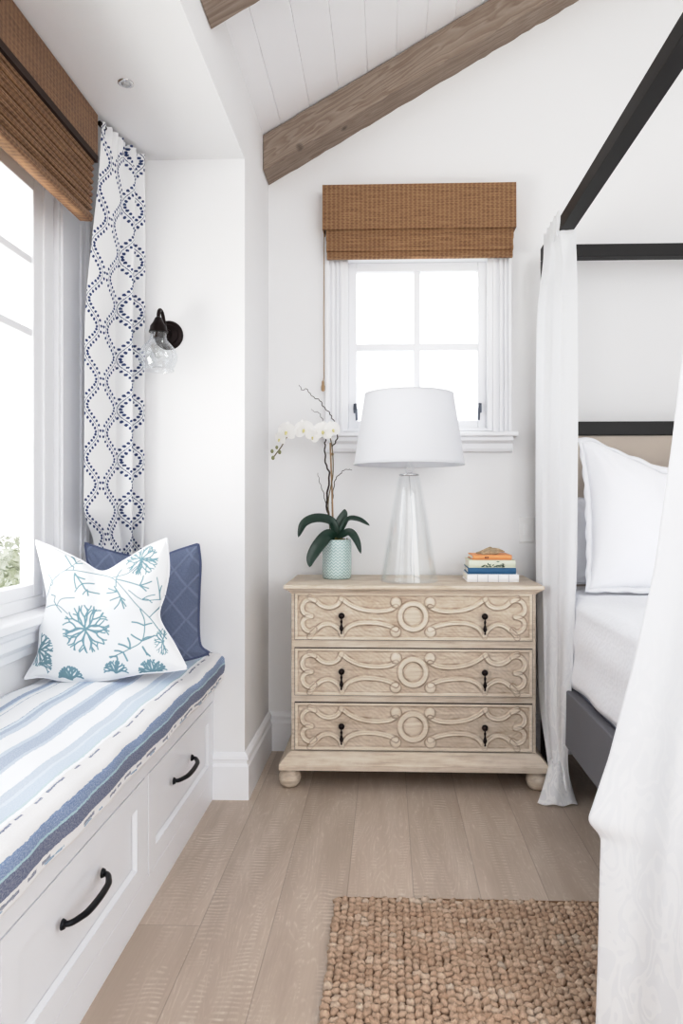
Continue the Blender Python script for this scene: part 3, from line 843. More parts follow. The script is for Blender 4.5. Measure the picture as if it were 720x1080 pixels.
# ------------------------------------------------------------------ scatter pillows
def pillow(name, label, outline, plane, thick, mat, strokes=None, n=260, base=(1,1,1), ink=(0,0,0), piping=None, cat='pillow', pipemat=None, kink=0, fmat=None, lace=None):
    """outline: dict of 4 sides (list of (x,z)) in the pillow's own leaning plane. plane(x,z)->(X,Y,Z), normal"""
    def curve(pts):
        p = np.array(catmull(pts, 16)); d = np.concatenate([[0], np.cumsum(np.hypot(*np.diff(p, axis=0).T))]); d /= d[-1]
        q = np.linspace(0, 1, n); return np.stack([np.interp(q, d, p[:,0]), np.interp(q, d, p[:,1])], -1)
    top, bot, lef, rig = [curve(outline[k]) for k in ('top','bottom','left','right')]   # top/bottom left->right, left/right bottom->top
    u = np.linspace(0, 1, n)[None, :, None]; v = np.linspace(0, 1, n)[:, None, None]
    C = (1-v)*bot[None] + v*top[None] + (1-u)*lef[:, None] + u*rig[:, None] - ((1-u)*(1-v)*bot[0] + u*(1-v)*bot[-1] + (1-u)*v*top[0] + u*v*top[-1])
    uu = 2*u[...,0]-1; vv = 2*v[...,0]-1
    prof = ((1-np.abs(uu)**2.6)*(1-np.abs(vv)**2.6))
    hgt = thick*np.power(np.clip(prof, 0, 1), .5)
    # wrinkles radiating from corners
    wr = np.zeros_like(hgt)
    for (a, c_, f, am) in ((-1,-1,9,.0035),(1,-1,8,.0035),(-1,1,10,.004),(1,1,9,.004)):
        dx, dy = uu-a, vv-c_; rr = np.hypot(dx, dy); th = np.arctan2(dy, dx)
        wr += am*np.sin(th*f+rr*2)*np.exp(-(rr/.7)**2)*np.clip(rr*2, 0, 1)
    if kink:
        kk = np.exp(-(uu/.16)**2)*smoothstep(.05, 1, vv)
        hgt = hgt*(1-.55*kk)
    edge = np.clip(np.power(np.clip(prof,0,1), .5)*3, 0, 1)
    front = hgt + wr*edge; back = -hgt*.8
    org, ex, ez, nm = plane
    def place(h): return org + C[...,0:1]*ex + C[...,1:2]*ez + h[...,None]*nm
    colr = None
    if strokes is not None:
        D = raster(strokes, C)
        k = D[..., None]; colr = ((1-k)*np.array(base) + k*np.array(ink)).reshape(-1, 3)
    loc = org + np.array(C[0, n//2, 0])*ex + C[0,n//2,1]*ez
    t = thing(name, label, cat, tuple(loc))
    grid_obj('pillow_front', place(front), mat, t, colr=colr)
    Bk = place(back)[:, ::-1][::4, ::4]
    grid_obj('pillow_back', Bk, fmat or mat, t, colr=(None if colr is None else np.tile(np.array(base), (Bk.shape[0]*Bk.shape[1], 1))))
    rim = np.concatenate([C[0, :], C[1:, -1], C[-1, ::-1][1:], C[::-1, 0][1:]])
    R3 = org + rim[:, 0:1]*ex + rim[:, 1:2]*ez
    if piping:
        b = MB(); step = 3
        b.tube([tuple(p) for p in R3[::step]] + [tuple(R3[0])], piping, 6)
        b.build('piping', pipemat or mat, t, smooth=True)
    if lace:
        # flat scalloped lace flange around the edge
        cen = rim.mean(0); dirs = rim-cen; dirs /= np.linalg.norm(dirs, axis=1)[:, None]
        m = len(rim); k = np.arange(m)
        wd = lace*(1+.22*np.abs(np.sin(k*.16)))
        outer = rim + dirs*wd[:, None]
        Pl = np.stack([R3, org + outer[:,0:1]*ex + outer[:,1:2]*ez + (.004*np.sin(k*.3))[:,None]*nm], 0)
        grid_obj('lace_edge', Pl, M['lace'], t, solid=.002)
    return t

def raster(strokes, C):
    """soft ink mask at points C for strokes: list of (points, width)"""
    sh = C.shape[:2]; P = C.reshape(-1, 2); D = np.zeros(len(P))
    for pts, wd in strokes:
        pts = np.array(pts, float)
        lo = pts.min(0)-wd*2; hi = pts.max(0)+wd*2
        sel = np.where((P[:,0] > lo[0]) & (P[:,0] < hi[0]) & (P[:,1] > lo[1]) & (P[:,1] < hi[1]))[0]
        if not len(sel): continue
        Q = P[sel]; best = np.full(len(sel), 1e9)
        for a, c in zip(pts[:-1], pts[1:]):
            ab = c-a; L = (ab**2).sum()+1e-12
            tt = np.clip(((Q-a)@ab)/L, 0, 1); d = np.linalg.norm(Q-(a+tt[:,None]*ab), axis=1); best = np.minimum(best, d)
        D[sel] = np.maximum(D[sel], 1-smoothstep(wd*.75, wd*1.25, best))
    return D.reshape(sh)

# coral print, drawn on cloth in units of 1/3.6 px of the study sheet
def coral_strokes():
    sx = 1/3.6
    S = []
    rr = random.Random(3)
    def ad(pts, w): S.append(([(30+x*sx, 560+y*sx) for x, y in (catmull(pts, 6) if len(pts) > 2 else pts)], w*sx*.98))
    def coral(cx, cy, r, w, n=9, a0=0, a1=360, ex=1.0):
        def br(x, y, a, rad0, lev, spread):
            rr_ = rad0 + r*(.30 if lev else .42)*rr.uniform(.85, 1.15)
            a2 = a + rr.uniform(-.10, .10)
            x2, y2 = cx+min(rr_, r)*math.cos(a2)*ex, cy+min(rr_, r)*math.sin(a2)
            mx, my = (x+x2)/2 + rr.uniform(-.03,.03)*r, (y+y2)/2 + rr.uniform(-.03,.03)*r
            ad([(x,y),(mx,my),(x2,y2)], w*(1.1-.15*lev))
            if lev < 2 and rr_ < r*.93:
                for q in (-1, 1): br(x2, y2, a2+q*spread*rr.uniform(.8,1.2), rr_, lev+1, spread*.62)
                if lev == 0:
                    br(mx, my, a2+rr.choice((-1,1))*spread*.9, rr_*.62, 1, spread*.5)
        m_ = n
        for k in range(m_):
            a = R(a0+(a1-a0)*(k+.5)/m_) + rr.uniform(-.08,.08)
            br(cx+rr.uniform(-.06,.06)*r, cy+rr.uniform(-.06,.06)*r, a, .05*r, 0, R(a1-a0)/m_*.32)
    coral(243, 375, 88, 3.4, 9)
    coral(440, 112, 60, 2.4, 11)
    coral(478, 540, 52, 3.4, 6, 180, 360)
    coral(345, 535, 42, 3.4, 5, 180, 360)
    coral(172, 560, 46, 4.2, 5, 185, 345)
    coral(520, 420, 50, 1.8, 6, 60, 300, .6)
    coral(50, 450, 62, 3.0, 7, -80, 120)
    coral(60, 500, 46, 2.4, 4, -60, 60)
    def vine(pts, w=1.8): ad(pts, w)
    vine([(60,272),(90,235),(110,195),(160,156),(230,160),(330,182),(380,225),(430,285),(470,330),(500,372),(530,410)])
    vine([(160,156),(190,128),(218,92)]); vine([(330,182),(390,168),(425,140)])
    vine([(440,300),(455,350),(447,418),(400,450),(332,482)], 2.2)
    vine([(72,292),(130,285),(175,318)]); vine([(130,285),(150,262),(200,258)]); vine([(105,245),(120,250)])
    vine([(400,230),(450,265),(505,262)]); vine([(470,330),(500,290),(520,250)])
    def sprig(base, tips, w=2.6):
        for tx, ty in tips:
            mx, my = (base[0]+tx)/2+rr.uniform(-4,4), (base[1]+ty)/2-rr.uniform(-2,5)
            ad([base, (mx,my), (tx,ty)], w)
    sprig((195,170), [(232,188),(205,222)]); vine([(195,165),(225,205),(245,232),(285,242)], 2.6)
    sprig((228,205), [(262,204),(202,235)]); sprig((245,228), [(250,250),(232,245)])
    sprig((352,182), [(368,152),(352,215)]); vine([(345,215),(368,250),(385,298)], 2.8)
    sprig((360,235), [(315,240),(320,222)]); sprig((368,255), [(332,268),(388,268)]); sprig((372,262), [(350,300),(392,290)])
    vine([(352,188),(400,200),(440,212),(470,222)], 2.4); sprig((440,212), [(452,176),(462,232),(480,196)])
    sprig((447,418), [(410,395),(480,402),(490,398)], 3); sprig((452,360), [(412,348),(478,352)], 3)
    sprig((450,440), [(465,470),(475,475)], 3.2)
    sprig((405,448), [(398,408),(365,430)], 3.4); sprig((380,462), [(350,455),(392,492)], 3.4); sprig((355,476), [(330,478),(352,498)], 3.4)
    sprig((195,128), [(168,98),(212,126)], 2.2); sprig((180,138), [(148,96),(188,150)], 2.2)
    sprig((112,200), [(92,168),(100,212)], 2.0); sprig((118,270), [(122,250),(150,312)], 2)
    sprig((505,262), [(498,180),(512,210)], 1.8); sprig((450,262), [(490,245),(480,275)], 2)
    return S
ps = 1/3.6
def vec(a): a = np.array(a, float); return a/np.linalg.norm(a)
sc_c = 2.29/740          # metres per photo pixel at the pillow
def plane_for(px0, py0, Xo, Yo, Zo, lean, yaw=0):
    ex = np.array([math.cos(yaw), math.sin(yaw), 0.]); nn = np.array([-math.sin(yaw), math.cos(yaw), 0.])
    ez = vec(np.array([0,0,1.])*math.cos(lean) + nn*math.sin(lean))
    nm = -vec(np.cross(ez, ex)); nm = nm if nm[1] < 0 else -nm
    return (np.array([Xo, Yo, Zo]), ex, ez, nm)
def on_plane(pts, pl):
    # photo measurements (720 x 1080 sheet) laid onto the pillow's own leaning plane
    org, ex, ez, nm = pl; out = []; ps_ = math.atan(.033); C_, S_ = math.cos(ps_), math.sin(ps_); eye = np.array([0, 0, 1.2])
    for x, y in pts:
        u, v = (x-383.6)/740, (533-y)/740
        d = np.array([-S_+C_*u, C_+S_*u, v]); h = eye + d*(np.dot(org-eye, nm)/np.dot(d, nm)) - org
        out.append((float(h@ex), float(h@ez)))
    return out
cxp, cyp = 110, 714
PL1 = plane_for(0,0,-.94,2.32,.613,R(12))
oc = lambda pts: on_plane(pts, PL1)
outl = dict(top=oc([(38,570),(60,579),(85,591),(108,603),(132,591),(155,577),(176,568)]),
            bottom=oc([(26,716),(45,714),(70,718),(110,717),(150,710),(175,708),(197,705)]),
            left=oc([(26,716),(40,690),(43,660),(50,636),(46,605),(38,570)]),
            right=oc([(197,705),(184,680),(168,651),(174,625),(178,600),(176,568)]))
coral_l = [(oc(pts), w*2.4/740) for pts, w in coral_strokes()]
pillow('scatter_pillow', 'white pillow with pale teal coral print standing on the striped cushion', outl, PL1, .058,
       M['printed_cotton'], coral_l, 361, srgb(238,240,242)[:3], srgb(116,148,158)[:3], .004, kink=1, pipemat=M['white_cotton'])
def m_blue():
    t = NT('slate_blue_quilted'); tc = t.n('ShaderNodeNewGeometry'); sp = t.n('ShaderNodeSeparateXYZ'); t.l(tc.outputs['Position'], sp.inputs[0])
    zig = t.math('PINGPONG', t.math('ADD', sp.outputs[2], 0), .06)
    x = t.math('ADD', sp.outputs[0], t.math('MULTIPLY', zig, .8))
    x2 = t.math('SUBTRACT', sp.outputs[0], t.math('MULTIPLY', zig, .8))
    l1 = t.math('ABSOLUTE', t.math('SINE', t.math('MULTIPLY', x, 32))); l2 = t.math('ABSOLUTE', t.math('SINE', t.math('MULTIPLY', x2, 32)))
    r_ = t.math('ABSOLUTE', t.math('SINE', t.math('MULTIPLY', x, 190)))
    ln = t.math('SUBTRACT', 1, t.math('DIVIDE', t.math('MINIMUM', l1, l2), .28, True), True)
    n = t.noise(tc.outputs['Position'], 260, 3)
    c = t.mix(t.math('MULTIPLY', n, .6), srgb(88,98,122), srgb(128,138,160))
    c = t.mix(t.math('MULTIPLY', ln, .35), c, srgb(150,160,185))
    t.set(c, .9); t.bump(t.math('ADD', ln, t.math('MULTIPLY', r_, .35)), .6, .004); return t.m
M['blue'] = m_blue()
PL2 = plane_for(0,0,-.895,2.55,.617,R(8),R(4))
oc = lambda pts: on_plane(pts, PL2)
outl = dict(top=oc([(90,573),(110,580),(140,587),(165,588),(190,580),(209,574)]),
            bottom=oc([(95,700),(130,700),(165,699),(195,696),(221,689)]),
            left=oc([(95,700),(98,665),(98,630),(94,600),(90,573)]),
            right=oc([(221,689),(211,680),(209,655),(210,620),(211,595),(209,574)]))
pillow('scatter_pillow', 'slate blue quilted pillow with piped edge, behind the coral print pillow', outl, PL2, .055,
       M['blue'], None, 201, piping=.006, pipemat=m_plain('dark_blue_piping', srgb(80,90,120), .8))

# ------------------------------------------------------------------ carved dresser
DX0, DX1 = -.410, .630; DF = 2.995; DB = 3.405
t = thing('dresser', 'bleached wooden three-drawer chest with carved fronts below the window', 'dresser', (.112, 3.2, 0))
b = MB()
b.box(DX0, DX1, DF, DB, .150, .835)
b.build('carcass', M['lime'], t, bevel=.004)
b = MB()   # top slab with cove under it
b.box(DX0-.028, DX1+.028, DF-.042, DB+.012, .845, .862)
for (e, z0, z1) in ((.020,.838,.846),(.011,.831,.839),(.004,.824,.832)):
    b.box(DX0-e, DX1+e, DF-e-.010, DB, z0, z1)
b.build('top', M['lime'], t, bevel=.004)
b = MB()   # plinth moulding: stacked and splayed
pts = [(.0,.152),(.010,.146),(.016,.142),(.034,.122),(.042,.112),(.046,.108),(.046,.086)]
for (e0, z1), (e1, z0) in zip(pts[:-1], pts[1:]):
    vs = []
    for e, z in ((e0, z1), (e1, z0)):
        vs += [(DX0-e, DF-e-.012, z), (DX1+e, DF-e-.012, z), (DX1+e, DB, z), (DX0-e, DB, z)]
    b.add(vs, [(0,1,5,4),(1,2,6,5),(2,3,7,6),(3,0,4,7)])
e = .046; b.add([(DX0-e,DF-e-.012,.086),(DX1+e,DF-e-.012,.086),(DX1+e,DB,.086),(DX0-e,DB,.086)], [(3,2,1,0)])
b.add([(DX0,DF-.012,.152),(DX1,DF-.012,.152),(DX1,DB,.152),(DX0,DB,.152)], [(0,1,2,3)])
b.build('plinth', M['lime'], t, bevel=.003)
for x in (DX0-.005, DX1+.005):
    for y in (DF-.005, DB-.07):
        b = MB(); b.lathe([(.028,.088),(.030,.080),(.026,.074),(.040,.064),(.047,.050),(.048,.036),(.042,.018),(.030,.005),(.018,0)], (x,y,0), 28)
        b.build('foot', M['lime'], t, smooth=True)
# carved drawer front height field
def carve(n=600, m=122, W=1.006, H=.199):
    xs = np.linspace(-W/2, W/2, n); zs = np.linspace(-H/2, H/2, m)
    X, Z = np.meshgrid(xs, zs, indexing='xy'); A = -np.abs(X)
    P = np.stack([A, Z], -1).reshape(-1, 2)
    def dist(pts):
        pts = np.array(pts); best = np.full(len(P), 1e9)
        for a, c in zip(pts[:-1], pts[1:]):
            ab = c-a; L = (ab**2).sum()+1e-12; tt = np.clip(((P-a)@ab)/L, 0, 1)
            best = np.minimum(best, np.linalg.norm(P-(a+tt[:,None]*ab), axis=1))
        return best.reshape(X.shape)
    q = lambda L: catmull([((x-704)*.00078, (180-y)*.0008) for x, y in L], 8)
    strokes = [
        (q([(612,128),(570,146),(500,152),(420,142),(360,118),(312,84)]), .0105),
        (q([(312,84),(292,118),(250,134),(205,124),(165,92),(140,80)]), .0105),
        (q([(165,96),(135,92),(110,106),(98,135),(110,165),(150,180)]), .0105),
        (q([(150,182),(115,192),(100,218),(112,248),(140,262),(165,250)]), .0105),
        (q([(140,290),(170,258),(210,228),(255,222),(300,250),(316,284)]), .0105),
        (q([(316,284),(350,240),(410,216),(490,214),(560,226),(612,246)]), .0105),
    ]
    h = np.zeros(X.shape); groove = np.zeros(X.shape)
    for pts, w in strokes:
        d = dist(pts)
        h = np.maximum(h, .0085*(1-smoothstep(w*.62, w*1.05, d)) - .002*(1-smoothstep(0, w*.5, d)))
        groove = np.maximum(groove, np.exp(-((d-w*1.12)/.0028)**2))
    def disc(cx, cz, r, hh):
        nonlocal h, groove
        d = np.hypot(A-cx, Z-cz)
        h = np.where(d < r*1.02, np.maximum(h*0, hh*np.sqrt(np.clip(1-(d/r)**2*.75, 0, 1))*(1-smoothstep(r*.9, r*1.02, d))), h)
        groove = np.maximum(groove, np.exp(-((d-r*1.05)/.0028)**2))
    disc(-.072, .060, .023, .011); disc(-.074, -.066, .023, .011)
    d = np.hypot(A, Z)
    ring = np.where((d > .040) & (d < .070), .0095*(smoothstep(.043,.047,d))*(1-smoothstep(.063,.067,d)), 0)
    h = np.where(d < .070, ring, h)
    h = np.maximum(h, np.where(d < .040, .005*np.sqrt(np.clip(1-(d/.042)**2, 0, 1)), 0))
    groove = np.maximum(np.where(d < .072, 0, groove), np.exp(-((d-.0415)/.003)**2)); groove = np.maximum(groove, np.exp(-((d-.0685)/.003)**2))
    # rough chiselled ground inside lobes
    e = np.minimum(W/2-np.abs(X), H/2-np.abs(Z))
    fr = np.where(e < .012, .006, 0)
    h = np.where(e < .013, fr*(1-smoothstep(.009,.013,e)), h)
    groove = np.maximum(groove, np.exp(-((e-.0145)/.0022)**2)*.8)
    tex = .0009*np.sin(X*210+np.sin(Z*90)*1.5)*np.sin(Z*260+np.cos(X*60)*2)
    h = h + tex*(h < .003)
    return X, Z, h, groove
cX, cZ, cH, cG = carve()
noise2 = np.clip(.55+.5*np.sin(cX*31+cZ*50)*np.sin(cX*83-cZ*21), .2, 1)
proto_front = None
for zc_ in (.727, .490, .2575):
    d = thing_e = bpy.data.objects.new('drawer', None)
    # the drawer itself is the carved front mesh; pulls are its children
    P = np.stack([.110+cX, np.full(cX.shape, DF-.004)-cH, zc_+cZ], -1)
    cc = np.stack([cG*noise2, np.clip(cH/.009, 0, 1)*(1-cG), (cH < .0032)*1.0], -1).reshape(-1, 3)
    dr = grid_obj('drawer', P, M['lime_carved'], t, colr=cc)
    bb = MB()
    bb.box(.110-.5055, .110+.5055, DF-.0030, DF+.02, zc_-.1025, zc_+.1025)
    bb.build('drawer_gap', M['darkgap'], dr)
    for x in (-.193, .412):
        b = MB()
        z = zc_+.004
        b.lathe([(.0,-.022),(.008,-.021),(.0125,-.016),(.0135,-.010),(.010,-.003),(.006,0),(.006,.004)], (x, DF-.012, z), 20, 'y')
        b.lathe([(.0022,0),(.0030,-.012),(.0055,-.018),(.0045,-.024),(.0032,-.030),(.0075,-.044),(.0085,-.050),(.005,-.058),(.0028,-.064),(.0045,-.069),(.001,-.073)], (x, DF-.028, z-.004), 14)
        b.build('pull', M['bronze'], dr, smooth=True)

# ------------------------------------------------------------------ table lamp
LXc, LYc = .098, 3.13
M['lampcord'] = m_plain('grey_lamp_cord', srgb(190,190,192), .5)
t = thing('table_lamp', 'table lamp with tapered clear glass base and white drum shade', 'lamp', (LXc, LYc, .862))
prof = [(.0,.001),(.124,.001),(.129,.004),(.129,.008),(.123,.04),(.107,.14),(.087,.26),(.065,.38),(.052,.450),(.044,.466),(.030,.470)]
MB().lathe(prof, (LXc,LYc,.862), 64, cap=False).build('glass_base', M['lampglass'], t, smooth=True)
MB().lathe([(.121,.006),(.116,.04),(.100,.14),(.080,.26),(.058,.38),(.046,.450),(.040,.462)], (LXc,LYc,.862), 64, cap=False).build('glass_inner_wall', M['lampglass'], t, smooth=True)
MB().lathe([(.044,0),(.046,.003),(.042,.007),(.018,.008),(.016,.012),(.012,.014)], (LXc,LYc,.862+.470), 32).build('collar', M['chrome'], t, smooth=True)
MB().lathe([(.012,0),(.016,.008),(.022,.020),(.019,.032),(.011,.040),(.010,.07),(.012,.12)], (LXc,LYc,.862+.482), 28).build('glass_neck', M['lampglass'], t, smooth=True)
MB().tube(catmull([(LXc,LYc,1.336),(LXc+.006,LYc,1.26),(LXc+.012,LYc,1.12),(LXc+.008,LYc,.99),(LXc+.012,LYc,.90),(LXc+.05,LYc+.03,.872)], 6), .0018, 6).build('cord', M['lampcord'], t, smooth=True)
sh = MB()
sh.lathe([(.246,1.382),(.197,1.692)], (LXc,LYc,0), 72, cap=False)
sh.lathe([(.244,1.382),(.195,1.692)], (LXc,LYc,0), 72, cap=False)
ls = sh.build('lamp_shade', M['lampshade'], t, smooth=True)
b = MB()
b.lathe([(.2475,1.380),(.2475,1.388),(.2440,1.388),(.2440,1.380),(.2475,1.380)], (LXc,LYc,0), 72, cap=False)
b.build('rim_tape', M['lampshade'], ls, smooth=True); b = MB()
b.lathe([(.1985,1.686),(.1985,1.694),(.1945,1.694),(.1945,1.686),(.1985,1.686)], (LXc,LYc,0), 72, cap=False)
b.build('rim_tape', M['lampshade'], ls, smooth=True)
b = MB()
for k in range(3):
    a = R(120*k+20); b.tube([(LXc,LYc,1.672),(LXc+.196*math.cos(a),LYc+.196*math.sin(a),1.680)], .0018, 6)
b.tube([(LXc,LYc,1.45),(LXc,LYc,1.68)], .005, 8); b.build('harp', M['chrome'], t, smooth=True)
MB().ball((LXc,LYc,1.53), .03, 16, 12, (1,1,1.3)).build('bulb', M['bulb'], t, smooth=True)

# ------------------------------------------------------------------ books
def book(name, label, x0, x1, y0, y1, z0, z1, cover, rot=0, extras=None, group='books stacked on the dresser'):
    t = thing(name, label, 'book', ((x0+x1)/2, (y0+y1)/2, z0), group)
    c = .0035
    b = MB()
    # case: spine faces the room
    b.box(x0, x1, y0, y1, z0, z0+c); b.box(x0, x1, y0, y1, z1-c, z1)
    n = 8
    poly = [(x0, y0+.004, z0)]
    for k in range(n+1):
        a = math.pi*k/n; poly.append((x0, y0+.002-.006*math.sin(a), z0+(z1-z0)*k/n))
    poly.append((x0, y0+.006, z1))
    b.prism(poly, (x1-x0, 0, 0))
    b.build('cover', cover, t, bevel=.001)
    MB().box(x0+.004, x1-.004, y0+.005, y1-.005, z0+c, z1-c).build('pages', M['paper'], t)
    if extras: extras(t)
    t.rotation_euler = (0, 0, rot)
    return t
def m_paper():
    t = NT('paper_edges'); g = t.geo((1,1,900)); t.set(t.mix(t.noise(g, 1, 1), srgb(225,220,208), srgb(244,242,236)), .8); return t.m
M['paper'] = m_paper()
zt = .863
def ribs(t):
    gm = m_plain('grey_spine_line', srgb(190,194,200), .6)
    for k in range(4):
        x = .352+.226*(k+1)/5; MB().box(x-.001, x+.001, 3.0925, 3.096, zt+.001, zt+.032).build('spine_line', gm, t)
book('book', 'white book with thin vertical lines on its spine, at the bottom of the stack', .352, .578, 3.10, 3.30, zt, zt+.034, m_plain('white_book_cloth', srgb(243,243,244), .5), 0, ribs)
zt2 = zt+.0345
book('book', 'dark blue book lying on the white book in the stack', .358, .568, 3.105, 3.29, zt2, zt2+.027, m_plain('blue_book_cloth', srgb(52,104,144), .6, var=.06, scale=60, bump=.3, bscale=400), R(-1))
zt3 = zt2+.0275
M['botan_green'] = m_plain('book_plant_ink', srgb(92,116,100), .7, var=.3, scale=150)
def plantdraw(t):
    g = MB(); y = 3.0985
    rr = random.Random(5)
    for k in range(26):
        cx = .470+rr.uniform(-.05,.045); cz = zt3+.005+abs(rr.gauss(0,.010))*(1-abs(cx-.475)*8 if abs(cx-.475) < .1 else 0)
        cz = min(cz, zt3+.028); a = rr.uniform(0, math.pi); L = rr.uniform(.006,.014); wv = L*.3
        g.add([(cx-L*math.cos(a)*.8, y, max(zt3+.002, cz-L*math.sin(a)*.5)), (cx+wv*math.sin(a), y, cz-wv*math.cos(a)*.6), (cx+L*math.cos(a)*.8, y, min(zt3+.031, cz+L*math.sin(a)*.5)), (cx-wv*math.sin(a), y, min(zt3+.031,cz+wv*math.cos(a)*.6))], [(0,1,2,3)])
    g.build('spine_illustration', M['botan_green'], t)
book('book', 'pale green book with a dark green plant drawn on its spine', .360, .564, 3.105, 3.28, zt3, zt3+.034, m_plain('pale_green_cover', srgb(222,226,208), .55, var=.05, scale=50), 0, plantdraw)
zt4 = zt3+.0345
def marks(t):
    g = MB()
    for x in (.432, .442): g.box(x-.003, x+.003, 3.1035, 3.106, zt4+.008, zt4+.014)
    g.build('spine_mark', m_plain('brown_spine_ink', srgb(110,60,35), .6), t)
book('book', 'orange book on top of the stack, under the dried sea star', .376, .548, 3.112, 3.27, zt4, zt4+.021, m_plain('orange_book_cloth', srgb(238,166,112), .6, var=.04, scale=60), R(1), marks)
zt5 = zt4+.0235
b = MB()
for k in range(5):
    a = R(72*k+10); L = .066
    n = 7; pts = []; rad = []
    for i in range(n):
        f = i/(n-1); pts.append((.462+L*f*math.cos(a), 3.165+L*f*math.sin(a), zt5+.011-.004*f+.006*math.sin(f*3.0+k)))
        rad.append(.0125*(1-f)**.8+.003)
    b.tube(pts, rad, 8)
b.ball((.462,3.165,zt5+.013), .014, 12, 8, (1,1,.75))
o = b.build('sea_star', m_plain('dried_sea_star', srgb(206,186,156), .85, var=.25, scale=90, bump=.8, bscale=300), smooth=True)
tag(o, 'small tan dried sea star lying on the orange book', 'ornament')

# ------------------------------------------------------------------ orchid
OX, OY, OZ = -.232, 3.24, .863
t = thing('potted_orchid', 'white orchid with curly twigs in a pale green patterned ceramic pot', 'plant', (OX, OY, OZ))
def m_pot():
    t_ = NT('celadon_ceramic'); v = t_.coord('Object')
    g = t_.n('ShaderNodeNewGeometry'); sp = t_.n('ShaderNodeSeparateXYZ'); t_.l(g.outputs['Position'], sp.inputs[0])
    ang = t_.math('ARCTAN2', t_.math('SUBTRACT', sp.outputs[1], OY), t_.math('SUBTRACT', sp.outputs[0], OX))
    u = t_.math('MULTIPLY', ang, 22/(2*math.pi)); w_ = t_.math('DIVIDE', sp.outputs[2], .014)
    fu = t_.math('ABSOLUTE', t_.math('SUBTRACT', t_.math('FRACT', u), .5))
    che = t_.math('FRACT', t_.math('ADD', w_, t_.math('MULTIPLY', fu, 1.6)))
    k = t_.math('GREATER_THAN', che, .5)
    c = t_.mix(k, srgb(160,184,184), srgb(208,220,218))
    t_.set(c, .25); t_.bump(k, .4, .002); return t_.m
MB().lathe([(.0,0),(.060,0),(.0655,.005),(.0675,.03),(.0675,.150),(.066,.176),(.062,.180),(.058,.176),(.058,.150),(.0,.150)], (OX,OY,OZ), 48).build('pot', m_pot(), t, smooth=True, angle=50)
b = MB()
rr = random.Random(2)
for k in range(60):
    a = rr.uniform(0, 6.28); r_ = rr.uniform(0,.046); x, y = OX+r_*math.cos(a), OY+r_*math.sin(a)
    a2 = rr.uniform(0, 6.28); L = rr.uniform(.015,.035)
    b.tube([(x,y,OZ+.160),(x+L*.4*math.cos(a2),y+L*.4*math.sin(a2),OZ+.178+rr.uniform(0,.012)),(x+L*.7*math.cos(a2),y+L*.7*math.sin(a2),OZ+.168)], .0016, 5)
mo = b.build('moss', m_plain('dry_moss', srgb(150,138,84), .9, var=.3, scale=80), t, smooth=True)
mo['kind'] = 'stuff'
def m_leaf():
    t_ = NT('orchid_leaf'); v = t_.geo(); t_.set(t_.mix(t_.noise(v, 30, 3), srgb(24,46,38), srgb(40,68,54)), .32); return t_.m
M['leaf'] = m_leaf()
def leaf(path, wid, roll=0.0, tilt=(0,-1,0)):
    p = np.array(catmull(path, 8)); n = len(p); m = 9
    P = np.zeros((n, m, 3)); nrm = Vector(tilt).normalized()
    for i in range(n):
        tg = Vector(p[min(i+1,n-1)]-p[max(i-1,0)]).normalized(); sd = tg.cross(nrm).normalized(); up = sd.cross(tg).normalized()
        f = i/(n-1); w_ = wid*(math.sin(math.pi*min(1, f*.93+.07))**.62)*(1-.1*f)
        if f > .97: w_ *= .35
        for j in range(m):
            s = (j/(m-1)*2-1)
            P[i,j] = Vector(p[i]) + sd*s*w_ + up*(abs(s)**1.5*w_*.28)
    grid_obj('leaf', P, M['leaf'], t, solid=.0022)
z0 = OZ+.185
s = 3.24/740
def op(px, py, y=OY):    # plant drawing sheet -> metres
    return (OX+(px-355)*s, y, OZ + (609-py)*s)
leaf([(OX,OY,z0), op(350,550,OY-.02), op(335,546,OY-.04), op(322,551,OY-.06), op(316,565,OY-.07)], .027, tilt=(.1,-.75,.65))
leaf([(OX,OY,z0), op(347,563,OY-.05), op(338,573,OY-.09), op(331,585,OY-.11), op(329,595,OY-.115)], .031, tilt=(0,-1,.2))
leaf([(OX,OY,z0), op(357,552,OY+.02), op(362,542,OY+.03), op(363,536,OY+.03)], .021, tilt=(0,-1,.1))
leaf([(OX,OY,z0), op(366,548,OY-.01), op(378,547,OY-.03), op(390,553,OY-.05)], .019, tilt=(.1,-.6,.8))
leaf([(OX,OY,z0), op(368,560,OY-.03), op(376,568,OY-.05), op(381,582,OY-.06)], .019, tilt=(.2,-1,.3))
M['bark'] = m_plain('twig_bark', srgb(72,60,54), .8, var=.25, scale=90)
M['stake'] = m_plain('bamboo_stake', srgb(176,146,112), .6, var=.15, scale=60)
M['stem'] = m_plain('orchid_stem', srgb(112,98,66), .55, var=.15, scale=60)
MB().tube([op(351,568), op(350,520), op(348,466)], [.0042,.004,.0038], 8).build('stake', M['stake'], t, smooth=True)
MB().tube(catmull([op(349,568,OY-.01), op(346,530,OY-.01), op(351,500,OY-.01), op(350,470,OY-.01), op(345,457,OY-.015), op(330,451,OY-.02), op(315,452,OY-.02), op(303,460,OY-.02), op(297,470,OY-.02), op(288,482,OY-.02)], 6), [.0026], 7).build('stem', M['stem'], t, smooth=True) if False else None
pp = catmull([op(349,568,OY-.01), op(346,530,OY-.01), op(351,500,OY-.01), op(350,470,OY-.01), op(345,457,OY-.015), op(330,451,OY-.02), op(315,452,OY-.02), op(303,460,OY-.02), op(297,470,OY-.02), op(288,482,OY-.02)], 6)
MB().tube(pp, .0026, 7).build('stem', M['stem'], t, smooth=True)
